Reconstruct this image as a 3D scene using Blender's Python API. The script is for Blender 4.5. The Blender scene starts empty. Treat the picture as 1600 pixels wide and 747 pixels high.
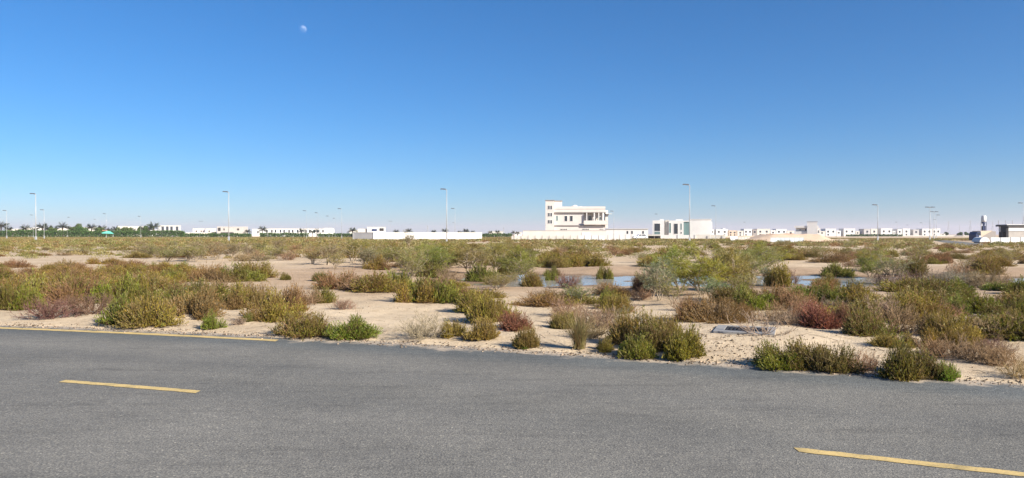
import bpy, math, random
import numpy as np
from mathutils import Vector, Matrix

PI = math.pi
R = math.radians
rng = np.random.default_rng(11)
random.seed(5)

scene = bpy.context.scene
COL = scene.collection

# ----------------------------------------------------------------- camera model
CAM_H = 1.70
F = 1186.0            # focal length in photo pixels (1600 wide)
HOR = 366.0           # horizon row
def gx(px, D): return (px - 800.0) / F * D
def gz(py, D): return CAM_H + (HOR - py) / F * D
def gd(py): return CAM_H * F / (py - HOR)

# ----------------------------------------------------------------- helpers
def tag(o, label=None, cat=None, group=None, kind=None):
    if label: o['label'] = label
    if cat: o['category'] = cat
    if group: o['group'] = group
    if kind: o['kind'] = kind
    return o

def empty(name, loc, rz=0.0):
    o = bpy.data.objects.new(name, None)
    o.empty_display_size = 0.2
    COL.objects.link(o)
    o.location = loc
    o.rotation_euler = (0, 0, rz)
    return o

def link_mesh(name, me, mat, parent=None, smooth=False):
    if mat is not None:
        me.materials.clear()
        me.materials.append(mat)
    o = bpy.data.objects.new(name, me)
    COL.objects.link(o)
    if parent is not None:
        o.parent = parent
    if smooth:
        me.polygons.foreach_set('use_smooth', [True] * len(me.polygons))
    return o

def np_mesh(name, verts, faces, cols=None, attrs=None, smooth=False):
    """verts (n,3), faces (m,k) uniform size"""
    verts = np.asarray(verts, dtype=np.float32)
    faces = np.asarray(faces, dtype=np.int32)
    me = bpy.data.meshes.new(name)
    n, (m, k) = len(verts), faces.shape
    me.vertices.add(n)
    me.vertices.foreach_set('co', verts.ravel())
    me.loops.add(m * k)
    me.loops.foreach_set('vertex_index', faces.ravel())
    me.polygons.add(m)
    me.polygons.foreach_set('loop_start', np.arange(0, m * k, k, dtype=np.int32))
    me.polygons.foreach_set('loop_total', np.full(m, k, dtype=np.int32))
    if smooth:
        me.polygons.foreach_set('use_smooth', np.ones(m, dtype=bool))
    me.update(calc_edges=True)
    if cols is not None:
        a = me.color_attributes.new('Col', 'FLOAT_COLOR', 'POINT')
        c = np.ones((n, 4), dtype=np.float32)
        c[:, :3] = cols
        a.data.foreach_set('color', c.ravel())
    for an, av in (attrs or {}).items():
        a = me.attributes.new(an, 'FLOAT', 'POINT')
        a.data.foreach_set('value', np.asarray(av, dtype=np.float32))
    return me

class MB:
    """collects boxes, bars, tubes, prisms; builds ONE mesh object"""
    def __init__(self):
        self.v, self.f = [], []
    def quad(self, a, b, c, d):
        i = len(self.v); self.v += [a, b, c, d]; self.f.append((i, i+1, i+2, i+3)); return self
    def box(self, x0, x1, y0, y1, z0, z1):
        i = len(self.v)
        self.v += [(x0,y0,z0),(x1,y0,z0),(x1,y1,z0),(x0,y1,z0),(x0,y0,z1),(x1,y0,z1),(x1,y1,z1),(x0,y1,z1)]
        for q in ((0,3,2,1),(4,5,6,7),(0,1,5,4),(1,2,6,5),(2,3,7,6),(3,0,4,7)):
            self.f.append(tuple(i+k for k in q))
        return self
    def prism(self, pts, y0, y1):
        """polygon in xz extruded along y"""
        i, n = len(self.v), len(pts)
        self.v += [(x, y0, z) for x, z in pts] + [(x, y1, z) for x, z in pts]
        self.f.append(tuple(i+k for k in range(n)))
        self.f.append(tuple(i+n+k for k in reversed(range(n))))
        for k in range(n):
            a, b = i+k, i+(k+1) % n
            self.f.append((b, a, a+n, b+n))
        return self
    def column(self, pts, z0, z1):
        """polygon in xy extruded along z"""
        i, n = len(self.v), len(pts)
        self.v += [(x, y, z0) for x, y in pts] + [(x, y, z1) for x, y in pts]
        self.f.append(tuple(i+k for k in reversed(range(n))))
        self.f.append(tuple(i+n+k for k in range(n)))
        for k in range(n):
            a, b = i+k, i+(k+1) % n
            self.f.append((a, b, b+n, a+n))
        return self
    def tube(self, pts, rads, n=6):
        pts = [Vector(p) for p in pts]
        rings = []
        for k, p in enumerate(pts):
            d = (pts[min(k+1, len(pts)-1)] - pts[max(k-1, 0)]).normalized()
            ref = Vector((0, 1, 0)) if abs(d.z) > .8 else Vector((0, 0, 1))
            a = d.cross(ref).normalized(); b = d.cross(a)
            i = len(self.v)
            for j in range(n):
                t = 2*PI*j/n
                q = p + (a*math.cos(t) + b*math.sin(t)) * rads[k]
                self.v.append(tuple(q))
            rings.append(i)
        for r0, r1 in zip(rings, rings[1:]):
            for j in range(n):
                self.f.append((r0+j, r0+(j+1) % n, r1+(j+1) % n, r1+j))
        self.f.append(tuple(rings[0]+j for j in reversed(range(n))))
        self.f.append(tuple(rings[-1]+j for j in range(n)))
        return self
    def lathe(self, prof, n=20, cx=0, cy=0):
        """profile [(r,z)]"""
        i = len(self.v)
        for r, z in prof:
            for j in range(n):
                t = 2*PI*j/n
                self.v.append((cx + r*math.cos(t), cy + r*math.sin(t), z))
        for k in range(len(prof)-1):
            for j in range(n):
                a = i+k*n+j; b = i+k*n+(j+1) % n
                self.f.append((a, b, b+n, a+n))
        self.f.append(tuple(i+j for j in reversed(range(n))))
        self.f.append(tuple(i+(len(prof)-1)*n+j for j in range(n)))
        return self
    def build(self, name, mat, parent=None, smooth=False):
        me = bpy.data.meshes.new(name)
        me.from_pydata(self.v, [], self.f)
        me.update()
        return link_mesh(name, me, mat, parent, smooth)

def copy_tree(o, parent=None):
    c = o.copy(); COL.objects.link(c)
    if parent is not None: c.parent = parent
    for ch in list(o.children):
        copy_tree(ch, c)
    return c

# ----------------------------------------------------------------- numpy noise
def _hash(ix, iy, seed):
    h = (ix.astype(np.int64) * 374761393 + iy.astype(np.int64) * 668265263 + seed * 1442695041) & 0xffffffff
    h = ((h ^ (h >> 13)) * 1274126177) & 0xffffffff
    return ((h ^ (h >> 16)) & 0xffff) / 65535.0
def vnoise(x, y, seed=0):
    ix, iy = np.floor(x), np.floor(y)
    fx, fy = x - ix, y - iy
    fx = fx*fx*fx*(fx*(fx*6-15)+10); fy = fy*fy*fy*(fy*(fy*6-15)+10)
    a = _hash(ix, iy, seed); b = _hash(ix+1, iy, seed); c = _hash(ix, iy+1, seed); d = _hash(ix+1, iy+1, seed)
    return (a*(1-fx)+b*fx)*(1-fy) + (c*(1-fx)+d*fx)*fy
def fbm(x, y, seed=0, oct=4):
    s, a, t = 0, 1.0, 0
    for o in range(oct):
        s = s + a*vnoise(x*2**o + 17.3*o, y*2**o + 9.1*o, seed+o); t += a; a *= .5
    return s/t - .5
def sstep(a, b, x):
    t = np.clip((x-a)/(b-a), 0, 1); return t*t*(3-2*t)

# ----------------------------------------------------------------- terrain functions
def road_edge(x):
    x = np.asarray(x, dtype=float)
    xc = np.clip(x, -13, 9)
    y = 11.1 - .40*xc - .008*xc*xc
    sl = -.40 - .016*xc
    return y + sl*(x - xc)

def basin(x, y):
    cy = 29.6 - .10*(x-6)
    hw = 5.3 + 2.0*(vnoise(x*.23, y*.05, 71)-.5)
    m = sstep(1.35, .35, np.abs(y-cy)/hw)
    m = m * sstep(-7.0, 0.0, x) * sstep(34, 24, x)
    return m
WATER_Z = -.095
PADS = ((3.96, 12.57, .08),)      # levelled ground under the slabs

def height(x, y):
    x = np.asarray(x, dtype=float); y = np.asarray(y, dtype=float)
    t = (y - road_edge(x)) * .93
    far = sstep(220, 70, np.hypot(x, y))
    und = fbm(x*.13, y*.13, 3, 3)*.22*sstep(.5, 6, t)*far + fbm(x*.7, y*.7, 9, 3)*.10*sstep(.2, 2.0, t)*far
    fine = fbm(x*2.6, y*2.6, 21, 2)*.035*far
    b = basin(x, y)
    und = und*(1-.8*b)
    z = .03 + und + fine*(1-.5*b) - .16*b + b*(.10*fbm(x*.40, y*.40, 33, 4) + .05*fbm(x*1.6, y*1.0, 35, 2))
    for cx_, cy_, hh_ in PADS:
        k_ = sstep(1.55, .95, np.hypot(x-cx_, y-cy_))
        z = z*(1-k_) + hh_*k_
    # a heap of pale sand at the verge
    z = z + .16*np.exp(-(((x+6.55)/.32)**2 + ((y-15.15)/.35)**2))
    # verge: sand thins out over the asphalt
    lip = sstep(-.30, .22, t + .62*fbm(x*1.1, y*1.1, 41, 4) + .22*fbm(x*5.5, y*5.5, 43, 2))
    z = z*sstep(-.1, 1.0, t) + (1-sstep(-.1, 1.0, t))*fine*.6
    return -.09*(1-lip) + lip*(.012 + z)

def gpt(px, py):
    '''the point of the uneven ground seen at a picture position'''
    D = gd(py)
    for _ in range(6):
        D = .5*D + .5*(CAM_H - hz(gx(px, D), D))*F/(py-HOR)
    return D

def hz(x, y): return float(height(np.array([x]), np.array([y]))[0])

# ----------------------------------------------------------------- materials
def new_mat(name):
    m = bpy.data.materials.new(name); m.use_nodes = True
    nt = m.node_tree; nt.nodes.clear()
    out = nt.nodes.new('ShaderNodeOutputMaterial')
    return m, nt, out
def N(nt, t, **kw):
    n = nt.nodes.new('ShaderNode'+t)
    for k, v in kw.items(): setattr(n, k, v)
    return n
def ramp(nt, stops, interp='LINEAR'):
    n = nt.nodes.new('ShaderNodeValToRGB'); cr = n.color_ramp; cr.interpolation = interp
    while len(cr.elements) < len(stops): cr.elements.new(.5)
    for e, (p, c) in zip(cr.elements, stops):
        e.position = p; e.color = (*c, 1) if len(c) == 3 else c
    return n

def simple(name, col, rough=.75, var=.12, scale=3.0, metal=0.0, spec=.3, streak=0.0):
    """plain painted / cast surface with uneven tone"""
    m, nt, out = new_mat(name)
    L = nt.links.new
    b = N(nt, 'BsdfPrincipled')
    b.inputs['Roughness'].default_value = rough
    b.inputs['Metallic'].default_value = metal
    b.inputs['Specular IOR Level'].default_value = spec
    tc = N(nt, 'TexCoord')
    nz = N(nt, 'TexNoise'); nz.inputs['Scale'].default_value = scale; nz.inputs['Detail'].default_value = 5
    mp = N(nt, 'Mapping'); mp.inputs['Scale'].default_value = (1, 1, .35 if streak else 1)
    L(tc.outputs['Object'], mp.inputs['Vector']); L(mp.outputs['Vector'], nz.inputs['Vector'])
    r = ramp(nt, [(.3, tuple(c*(1-var) for c in col)), (.7, tuple(min(1, c*(1+var*.5)) for c in col))])
    L(nz.outputs['Fac'], r.inputs['Fac'])
    L(r.outputs['Color'], b.inputs['Base Color'])
    L(b.outputs['BSDF'], out.inputs['Surface'])
    return m

def mat_sand():
    m, nt, out = new_mat('sand'); L = nt.links.new
    b = N(nt, 'BsdfPrincipled'); b.inputs['Roughness'].default_value = .95; b.inputs['Specular IOR Level'].default_value = .12
    tc = N(nt, 'TexCoord')
    n1 = N(nt, 'TexNoise'); n1.inputs['Scale'].default_value = .35; n1.inputs['Detail'].default_value = 6; n1.inputs['Roughness'].default_value = .62
    n2 = N(nt, 'TexNoise'); n2.inputs['Scale'].default_value = 26; n2.inputs['Detail'].default_value = 6; n2.inputs['Roughness'].default_value = .7
    n3 = N(nt, 'TexNoise'); n3.inputs['Scale'].default_value = 3.2; n3.inputs['Detail'].default_value = 7; n3.inputs['Roughness'].default_value = .65
    for n in (n1, n2, n3): L(tc.outputs['Object'], n.inputs['Vector'])
    r1 = ramp(nt, [(.32, (.46, .36, .245)), (.52, (.54, .432, .298)), (.68, (.585, .478, .345))])
    L(n1.outputs['Fac'], r1.inputs['Fac'])
    r3 = ramp(nt, [(.28, (.68, .63, .58)), (.48, (1, 1, 1)), (.75, (1.0, .985, .96))])
    L(n3.outputs['Fac'], r3.inputs['Fac'])
    r2 = ramp(nt, [(.28, (.70, .66, .62)), (.45, (1, 1, 1)), (.8, (1, 1, 1))])
    L(n2.outputs['Fac'], r2.inputs['Fac'])
    m1 = N(nt, 'Mix', data_type='RGBA', blend_type='MULTIPLY'); m1.inputs['Factor'].default_value = .9
    L(r1.outputs['Color'], m1.inputs['A']); L(r3.outputs['Color'], m1.inputs['B'])
    m2 = N(nt, 'Mix', data_type='RGBA', blend_type='MULTIPLY'); m2.inputs['Factor'].default_value = .8
    L(m1.outputs['Result'], m2.inputs['A']); L(r2.outputs['Color'], m2.inputs['B'])
    # damp, browner mud flat round the puddle
    at = N(nt, 'Attribute'); at.attribute_name = 'mud'
    add = N(nt, 'Math', operation='MULTIPLY_ADD'); add.inputs[1].default_value = .5; L(n3.outputs['Fac'], add.inputs[0])
    L(at.outputs['Fac'], add.inputs[2])
    rm = ramp(nt, [(.30, (0, 0, 0)), (.95, (1, 1, 1))]); L(add.outputs[0], rm.inputs['Fac'])
    mudc = ramp(nt, [(.35, (.335, .235, .150)), (.65, (.42, .305, .205))]); L(n1.outputs['Fac'], mudc.inputs['Fac'])
    m3 = N(nt, 'Mix', data_type='RGBA', blend_type='MIX')
    L(rm.outputs['Color'], m3.inputs['Factor']); L(m2.outputs['Result'], m3.inputs['A']); L(mudc.outputs['Color'], m3.inputs['B'])
    # wet rim
    aw = N(nt, 'Attribute'); aw.attribute_name = 'wet'
    m4 = N(nt, 'Mix', data_type='RGBA', blend_type='MIX')
    L(aw.outputs['Fac'], m4.inputs['Factor']); L(m3.outputs['Result'], m4.inputs['A']); m4.inputs['B'].default_value = (.17, .115, .072, 1)
    L(m4.outputs['Result'], b.inputs['Base Color'])
    bp = N(nt, 'Bump'); bp.inputs['Strength'].default_value = .75; bp.inputs['Distance'].default_value = .045
    ad = N(nt, 'Math', operation='MULTIPLY_ADD'); ad.inputs[1].default_value = .5; L(n2.outputs['Fac'], ad.inputs[0]); L(n3.outputs['Fac'], ad.inputs[2])
    L(ad.outputs[0], bp.inputs['Height']); L(bp.outputs['Normal'], b.inputs['Normal'])
    L(b.outputs['BSDF'], out.inputs['Surface'])
    return m

def mat_asphalt():
    m, nt, out = new_mat('asphalt'); L = nt.links.new
    b = N(nt, 'BsdfPrincipled'); b.inputs['Roughness'].default_value = .82; b.inputs['Specular IOR Level'].default_value = .3
    tc = N(nt, 'TexCoord')
    big = N(nt, 'TexNoise'); big.inputs['Scale'].default_value = .55; big.inputs['Detail'].default_value = 5
    mid = N(nt, 'TexNoise'); mid.inputs['Scale'].default_value = 9; mid.inputs['Detail'].default_value = 6; mid.inputs['Roughness'].default_value = .75
    agg = N(nt, 'TexVoronoi'); agg.inputs['Scale'].default_value = 75
    agg2 = N(nt, 'TexNoise'); agg2.inputs['Scale'].default_value = 52; agg2.inputs['Detail'].default_value = 3; agg2.inputs['Roughness'].default_value = .8
    for n in (big, mid, agg, agg2): L(tc.outputs['Object'], n.inputs['Vector'])
    r0 = ramp(nt, [(.28, (.128, .125, .115)), (.72, (.186, .180, .163))]); L(big.outputs['Fac'], r0.inputs['Fac'])
    r1 = ramp(nt, [(.3, (.80, .80, .80)), (.5, (1, 1, 1)), (.7, (1.16, 1.15, 1.12))]); L(mid.outputs['Fac'], r1.inputs['Fac'])
    ra = ramp(nt, [(0, (.62, .62, .63)), (.35, (.9, .9, .9)), (.62, (1.05, 1.05, 1.04)), (.86, (1.25, 1.23, 1.18)), (.95, (2.1, 2.05, 1.9))])
    L(agg.outputs['Color'], ra.inputs['Fac'])
    rb = ramp(nt, [(.34, (.45, .45, .46)), (.5, (1, 1, 1)), (.66, (1.6, 1.57, 1.5))]); L(agg2.outputs['Fac'], rb.inputs['Fac'])
    def mul(a, c, f=1.0):
        x = N(nt, 'Mix', data_type='RGBA', blend_type='MULTIPLY'); x.inputs['Factor'].default_value = f
        L(a, x.inputs['A']); L(c, x.inputs['B']); return x.outputs['Result']
    c = mul(mul(mul(r0.outputs['Color'], r1.outputs['Color']), ra.outputs['Color'], .8), rb.outputs['Color'], .8)
    # untrafficked margin: bluer and darker strip of newer binder
    at = N(nt, 'Attribute'); at.attribute_name = 'across'
    ad = N(nt, 'Math', operation='MULTIPLY_ADD'); ad.inputs[1].default_value = .5; L(mid.outputs['Fac'], ad.inputs[0]); L(at.outputs['Fac'], ad.inputs[2])
    rs = ramp(nt, [(.12, (.66, .73, .80)), (.20, (.76, .82, .87)), (.30, (1.02, 1.02, 1.01)), (.42, (1.08, 1.07, 1.05)), (.56, (.95, .95, .95)), (.70, (1.07, 1.06, 1.04)), (.86, (.93, .93, .93)), (1, (1.05, 1.04, 1.03))])
    mr = N(nt, 'MapRange'); mr.inputs['From Min'].default_value = 0; mr.inputs['From Max'].default_value = 5.0
    L(ad.outputs[0], mr.inputs['Value']); L(mr.outputs['Result'], rs.inputs['Fac'])
    c = mul(c, rs.outputs['Color'])
    # old drips and tyre scuffs drawn out along the lane
    sm = N(nt, 'Mapping'); sm.inputs['Rotation'].default_value = (0, 0, .37); sm.inputs['Scale'].default_value = (.45, 2.6, 1)
    sn = N(nt, 'TexNoise'); sn.inputs['Scale'].default_value = 1.5; sn.inputs['Detail'].default_value = 6; sn.inputs['Roughness'].default_value = .65
    L(tc.outputs['Object'], sm.inputs['Vector']); L(sm.outputs['Vector'], sn.inputs['Vector'])
    sr = ramp(nt, [(.30, (.72, .72, .73)), (.40, (.92, .92, .92)), (.48, (1, 1, 1)), (.66, (1, 1, 1)), (.78, (1.1, 1.09, 1.06))]); L(sn.outputs['Fac'], sr.inputs['Fac'])
    c = mul(c, sr.outputs['Color'])
    # a few pale chips and dark drips
    sp = N(nt, 'TexVoronoi'); sp.inputs['Scale'].default_value = 5.5; L(tc.outputs['Object'], sp.inputs['Vector'])
    spr = ramp(nt, [(.0, (1, 1, 1)), (.035, (1, 1, 1)), (.055, (0, 0, 0))]); L(sp.outputs['Distance'], spr.inputs['Fac'])
    sel = N(nt, 'SeparateColor'); L(sp.outputs['Color'], sel.inputs[0])
    gt = N(nt, 'Math', operation='GREATER_THAN'); gt.inputs[1].default_value = .80; L(sel.outputs[0], gt.inputs[0])
    mm = N(nt, 'Math', operation='MULTIPLY'); L(gt.outputs[0], mm.inputs[0]); L(spr.outputs['Color'], mm.inputs[1])
    mx = N(nt, 'Mix', data_type='RGBA', blend_type='MIX'); L(mm.outputs[0], mx.inputs['Factor']); L(c, mx.inputs['A']); mx.inputs['B'].default_value = (.42, .40, .36, 1)
    # wind-blown sand dusting near the verge
    dn = N(nt, 'TexNoise'); dn.inputs['Scale'].default_value = 2.2; dn.inputs['Detail'].default_value = 8; dn.inputs['Roughness'].default_value = .72
    L(tc.outputs['Object'], dn.inputs['Vector'])
    dm = N(nt, 'MapRange'); dm.inputs['From Min'].default_value = -.1; dm.inputs['From Max'].default_value = 1.0; dm.inputs['To Min'].default_value = .22; dm.inputs['To Max'].default_value = -.30
    L(at.outputs['Fac'], dm.inputs['Value'])
    da = N(nt, 'Math', operation='ADD'); L(dn.outputs['Fac'], da.inputs[0]); L(dm.outputs['Result'], da.inputs[1])
    dr = ramp(nt, [(.52, (0, 0, 0)), (.68, (.9, .9, .9))]); L(da.outputs[0], dr.inputs['Fac'])
    ds = N(nt, 'Mix', data_type='RGBA', blend_type='MIX'); L(dr.outputs['Color'], ds.inputs['Factor']); L(mx.outputs['Result'], ds.inputs['A']); ds.inputs['B'].default_value = (.44, .36, .27, 1)
    L(ds.outputs['Result'], b.inputs['Base Color'])
    bp = N(nt, 'Bump'); bp.inputs['Strength'].default_value = .5; bp.inputs['Distance'].default_value = .006
    hsum = N(nt, 'Math', operation='ADD'); L(agg2.outputs['Fac'], hsum.inputs[0]); L(agg.outputs['Distance'], hsum.inputs[1])
    L(hsum.outputs[0], bp.inputs['Height']); L(bp.outputs['Normal'], b.inputs['Normal'])
    L(b.outputs['BSDF'], out.inputs['Surface'])
    return m

def mat_paint():
    m, nt, out = new_mat('yellow_road_paint'); L = nt.links.new
    b = N(nt, 'BsdfPrincipled'); b.inputs['Roughness'].default_value = .7
    tc = N(nt, 'TexCoord')
    n = N(nt, 'TexNoise'); n.inputs['Scale'].default_value = 45; n.inputs['Detail'].default_value = 5; n.inputs['Roughness'].default_value = .75
    n2 = N(nt, 'TexNoise'); n2.inputs['Scale'].default_value = 5; n2.inputs['Detail'].default_value = 4
    L(tc.outputs['Object'], n.inputs['Vector']); L(tc.outputs['Object'], n2.inputs['Vector'])
    r = ramp(nt, [(.30, (.24, .20, .14)), (.44, (.54, .40, .16)), (.7, (.68, .50, .19))]); L(n.outputs['Fac'], r.inputs['Fac'])
    r2 = ramp(nt, [(.30, (.58, .59, .62)), (.45, (.88, .88, .88)), (.62, (1.02, 1.0, .98))]); L(n2.outputs['Fac'], r2.inputs['Fac'])
    x = N(nt, 'Mix', data_type='RGBA', blend_type='MULTIPLY'); x.inputs['Factor'].default_value = 1
    L(r.outputs['Color'], x.inputs['A']); L(r2.outputs['Color'], x.inputs['B'])
    L(x.outputs['Result'], b.inputs['Base Color']); L(b.outputs['BSDF'], out.inputs['Surface'])
    return m

def mat_foliage(name='foliage', trans=.38):
    """leaf colour = object colour x per-leaf variation, some shoots dried"""
    m, nt, out = new_mat(name); L = nt.links.new
    oi = N(nt, 'ObjectInfo')
    at = N(nt, 'Attribute'); at.attribute_name = 'Col'
    dr = N(nt, 'Attribute'); dr.attribute_name = 'dry'
    x = N(nt, 'Mix', data_type='RGBA', blend_type='MULTIPLY'); x.inputs['Factor'].default_value = 1
    L(oi.outputs['Color'], x.inputs['A']); L(at.outputs['Color'], x.inputs['B'])
    y = N(nt, 'Mix', data_type='RGBA', blend_type='MIX'); y.inputs['B'].default_value = (.25, .150, .065, 1)
    L(dr.outputs['Fac'], y.inputs['Factor']); L(x.outputs['Result'], y.inputs['A'])
    d = N(nt, 'BsdfDiffuse'); t = N(nt, 'BsdfTranslucent'); g = N(nt, 'BsdfGlossy'); g.inputs['Roughness'].default_value = .5
    L(y.outputs['Result'], d.inputs['Color']); L(y.outputs['Result'], t.inputs['Color'])
    ms = N(nt, 'MixShader'); ms.inputs[0].default_value = trans
    L(d.outputs[0], ms.inputs[1]); L(t.outputs[0], ms.inputs[2])
    ms2 = N(nt, 'MixShader'); ms2.inputs[0].default_value = .03
    L(ms.outputs[0], ms2.inputs[1]); L(g.outputs[0], ms2.inputs[2])
    L(ms2.outputs[0], out.inputs['Surface'])
    return m

def mat_twig(name, obj_col=True, col=(.2, .15, .1)):
    m, nt, out = new_mat(name); L = nt.links.new
    b = N(nt, 'BsdfPrincipled'); b.inputs['Roughness'].default_value = .85; b.inputs['Specular IOR Level'].default_value = .15
    at = N(nt, 'Attribute'); at.attribute_name = 'Col'
    x = N(nt, 'Mix', data_type='RGBA', blend_type='MULTIPLY'); x.inputs['Factor'].default_value = 1
    L(at.outputs['Color'], x.inputs['A'])
    if obj_col:
        oi = N(nt, 'ObjectInfo'); L(oi.outputs['Color'], x.inputs['B'])
    else:
        x.inputs['B'].default_value = (*col, 1)
    L(x.outputs['Result'], b.inputs['Base Color']); L(b.outputs['BSDF'], out.inputs['Surface'])
    return m

def mat_water():
    m, nt, out = new_mat('puddle_water'); L = nt.links.new
    b = N(nt, 'BsdfPrincipled'); b.inputs['Base Color'].default_value = (.34, .31, .27, 1)
    b.inputs['Roughness'].default_value = .12; b.inputs['IOR'].default_value = 1.33
    tc = N(nt, 'TexCoord'); n = N(nt, 'TexNoise'); n.inputs['Scale'].default_value = 5; n.inputs['Detail'].default_value = 4
    mp = N(nt, 'Mapping'); mp.inputs['Scale'].default_value = (.5, 1.6, 1)
    L(tc.outputs['Object'], mp.inputs['Vector']); L(mp.outputs['Vector'], n.inputs['Vector'])
    bp = N(nt, 'Bump'); bp.inputs['Strength'].default_value = .18; bp.inputs['Distance'].default_value = .012
    L(n.outputs['Fac'], bp.inputs['Height']); L(bp.outputs['Normal'], b.inputs['Normal'])
    L(b.outputs['BSDF'], out.inputs['Surface'])
    return m

def mat_glass(name, col):
    m, nt, out = new_mat(name)
    b = N(nt, 'BsdfPrincipled'); b.inputs['Base Color'].default_value = (*col, 1)
    b.inputs['Roughness'].default_value = .12; b.inputs['Specular IOR Level'].default_value = .6
    nt.links.new(b.outputs['BSDF'], out.inputs['Surface'])
    return m

M = dict(
    sand=mat_sand(), asphalt=mat_asphalt(), paint=mat_paint(), water=mat_water(),
    leaf=mat_foliage('foliage', .38), wisp=mat_foliage('feathery_foliage', .42), twig=mat_twig('twig_bark'),
    bark=mat_twig('pale_bark', False, (.30, .245, .18)), stem=mat_twig('woody_stem', False, (.165, .115, .075)),
    pink=simple('pink_render', (.635, .575, .53), .85, .07, .6), pink_lo=simple('cream_render', (.66, .605, .55), .85, .07, .5),
    white=simple('white_render', (.68, .665, .64), .8, .06, .5), offwhite=simple('offwhite_render', (.60, .57, .51), .85, .08, .4),
    beige=simple('beige_render', (.58, .47, .36), .85, .1, .5), grey=simple('bare_blockwork', (.42, .39, .36), .9, .14, .8),
    greyw=simple('grey_wall', (.46, .45, .44), .85, .1, .5),
    trim=simple('grey_trim', (.30, .27, .25), .7, .08, 2), glass=mat_glass('dark_glass', (.035, .04, .05)),
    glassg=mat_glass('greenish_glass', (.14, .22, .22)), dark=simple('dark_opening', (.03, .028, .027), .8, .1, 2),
    galv=simple('galvanised_steel', (.39, .40, .405), .45, .08, 4, .15, .4), lamp=simple('lamp_housing', (.10, .10, .11), .5, .1, 4),
    steel=simple('lattice_steel', (.36, .38, .40), .5, .08, 2), concrete=simple('cast_concrete', (.27, .265, .26), .9, .14, 5),
    grate=simple('iron_grate', (.035, .035, .04), .75, .3, 14), blue=simple('blue_paint', (.032, .05, .115), .5, .12, 3),
    panel=simple('hoarding_sheet', (.70, .72, .73), .5, .07, 1.2, .1), sheet=simple('pale_blue_sheet', (.50, .56, .60), .5, .1, 1, .1),
    mound=simple('heaped_sand', (.56, .42, .30), .95, .1, .5), redmound=simple('reddish_soil', (.46, .25, .15), .95, .12, .6),
    aqua=simple('turquoise_canvas', (.10, .42, .36), .7, .08, 3), red=simple('red_canvas', (.42, .16, .12), .7, .1, 3),
    black=simple('black_cladding', (.02, .02, .025), .6, .2, 2), tyre=simple('tyre_rubber', (.02, .02, .02), .85, .1, 5),
    car=simple('white_car_paint', (.80, .80, .80), .3, .02, 2, 0, .5), palm=mat_twig('palm_frond', False, (.085, .115, .055)),
    hedge=mat_twig('hedge_leaf', False, (.060, .115, .028)), tree=mat_twig('tree_leaf', False, (.075, .11, .03)),
    palmtrunk=simple('palm_trunk', (.20, .15, .10), .9, .2, 6), pebble=mat_twig('pebble', False, (.22, .17, .125)),
    rock=simple('pale_stone', (.55, .50, .43), .9, .15, 6),
)

# ----------------------------------------------------------------- ground
def axis(lo, hi, step, ext_lo, ext_hi, g=1.16):
    a = list(np.arange(lo, hi + 1e-6, step))
    s, v = step, lo
    left = []
    while v > ext_lo: s *= g; v -= s; left.append(v)
    s, v = step, a[-1]
    right = []
    while v < ext_hi: s *= g; v += s; right.append(v)
    return np.array(left[::-1] + a + right)
xs = axis(-22, 28, .16, -4000, 4000)
ys = axis(5.5, 44, .16, -60, 6500)
XX, YY = np.meshgrid(xs, ys)
ZZ = height(XX.ravel(), YY.ravel())
nx, ny = len(xs), len(ys)
idx = np.arange(nx*ny).reshape(ny, nx)
faces = np.stack([idx[:-1, :-1], idx[:-1, 1:], idx[1:, 1:], idx[1:, :-1]], -1).reshape(-1, 4)
xr, yr = XX.ravel(), YY.ravel()
mud = sstep(1.9, .7, np.abs(yr - (28.5 - .10*(xr-6)))/7.5)*sstep(-16, -4, xr)*.62 \
    + .25*sstep(22, 30, yr) + .15*fbm(xr*.1, yr*.1, 51, 3)
wet = sstep(WATER_Z+.045, WATER_Z+.005, ZZ)*(basin(xr, yr) > .02)*.85
gme = np_mesh('sand_ground', np.stack([xr, yr, ZZ], -1), faces, attrs={'mud': mud, 'wet': wet}, smooth=True)
tag(link_mesh('sand_ground', gme, M['sand']), kind='structure')

# water sheet (its shore is where the mud rises through it)
wv = [(-8, 20), (36, 20), (36, 38), (-8, 38)]
wme = np_mesh('puddle_water', [(x, y, WATER_Z) for x, y in wv], [(0, 1, 2, 3)])
tag(link_mesh('puddle_water', wme, M['water']), kind='structure')

# road, two lanes, following the curved verge
def road_strip(name, off0, off1, x0, x1, z, mat, n, nb=1, jitter=0.0, thick=None):
    xv = np.linspace(x0, x1, n)
    e = road_edge(xv)
    V, A = [], []
    offs = np.linspace(off0, off1, nb+1)
    for o in offs:
        jit = jitter*fbm(xv*9, xv*0+o*10, 5, 4) if (jitter and o in (off0, off1)) else 0
        V.append(np.stack([xv, e - o + jit, np.full_like(xv, z)], -1)); A.append(np.full_like(xv, o))
    V = np.concatenate(V); A = np.concatenate(A)
    k = np.arange(n-1)
    Fc = np.concatenate([np.stack([k+(r+1)*n, k+1+(r+1)*n, k+1+r*n, k+r*n], -1) for r in range(nb)])
    me = np_mesh(name, V, Fc, attrs={'across': A})
    return link_mesh(name, me, mat)
tag(road_strip('road', -.12, 9.6, -110, 70, 0.0, M['asphalt'], 1400, 12, .10), kind='structure')
tag(road_strip('road_edge_line', .28, .47, -40, -3.75, .004, M['paint'], 900, 1, .05), kind='structure')
for a, b in ((-30, -28.1), (-21.6, -19.7), (-13.3, -11.4), (-5.20, -3.38), (2.24, 4.06), (9.8, 11.7)):
    tag(road_strip('road_dash_line', 4.13, 4.26, a, b, .004, M['paint'], 160, 1, .035), kind='structure')

# ----------------------------------------------------------------- foliage generators
def unit(v): return v/np.maximum(np.linalg.norm(v, axis=-1, keepdims=True), 1e-9)

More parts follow.
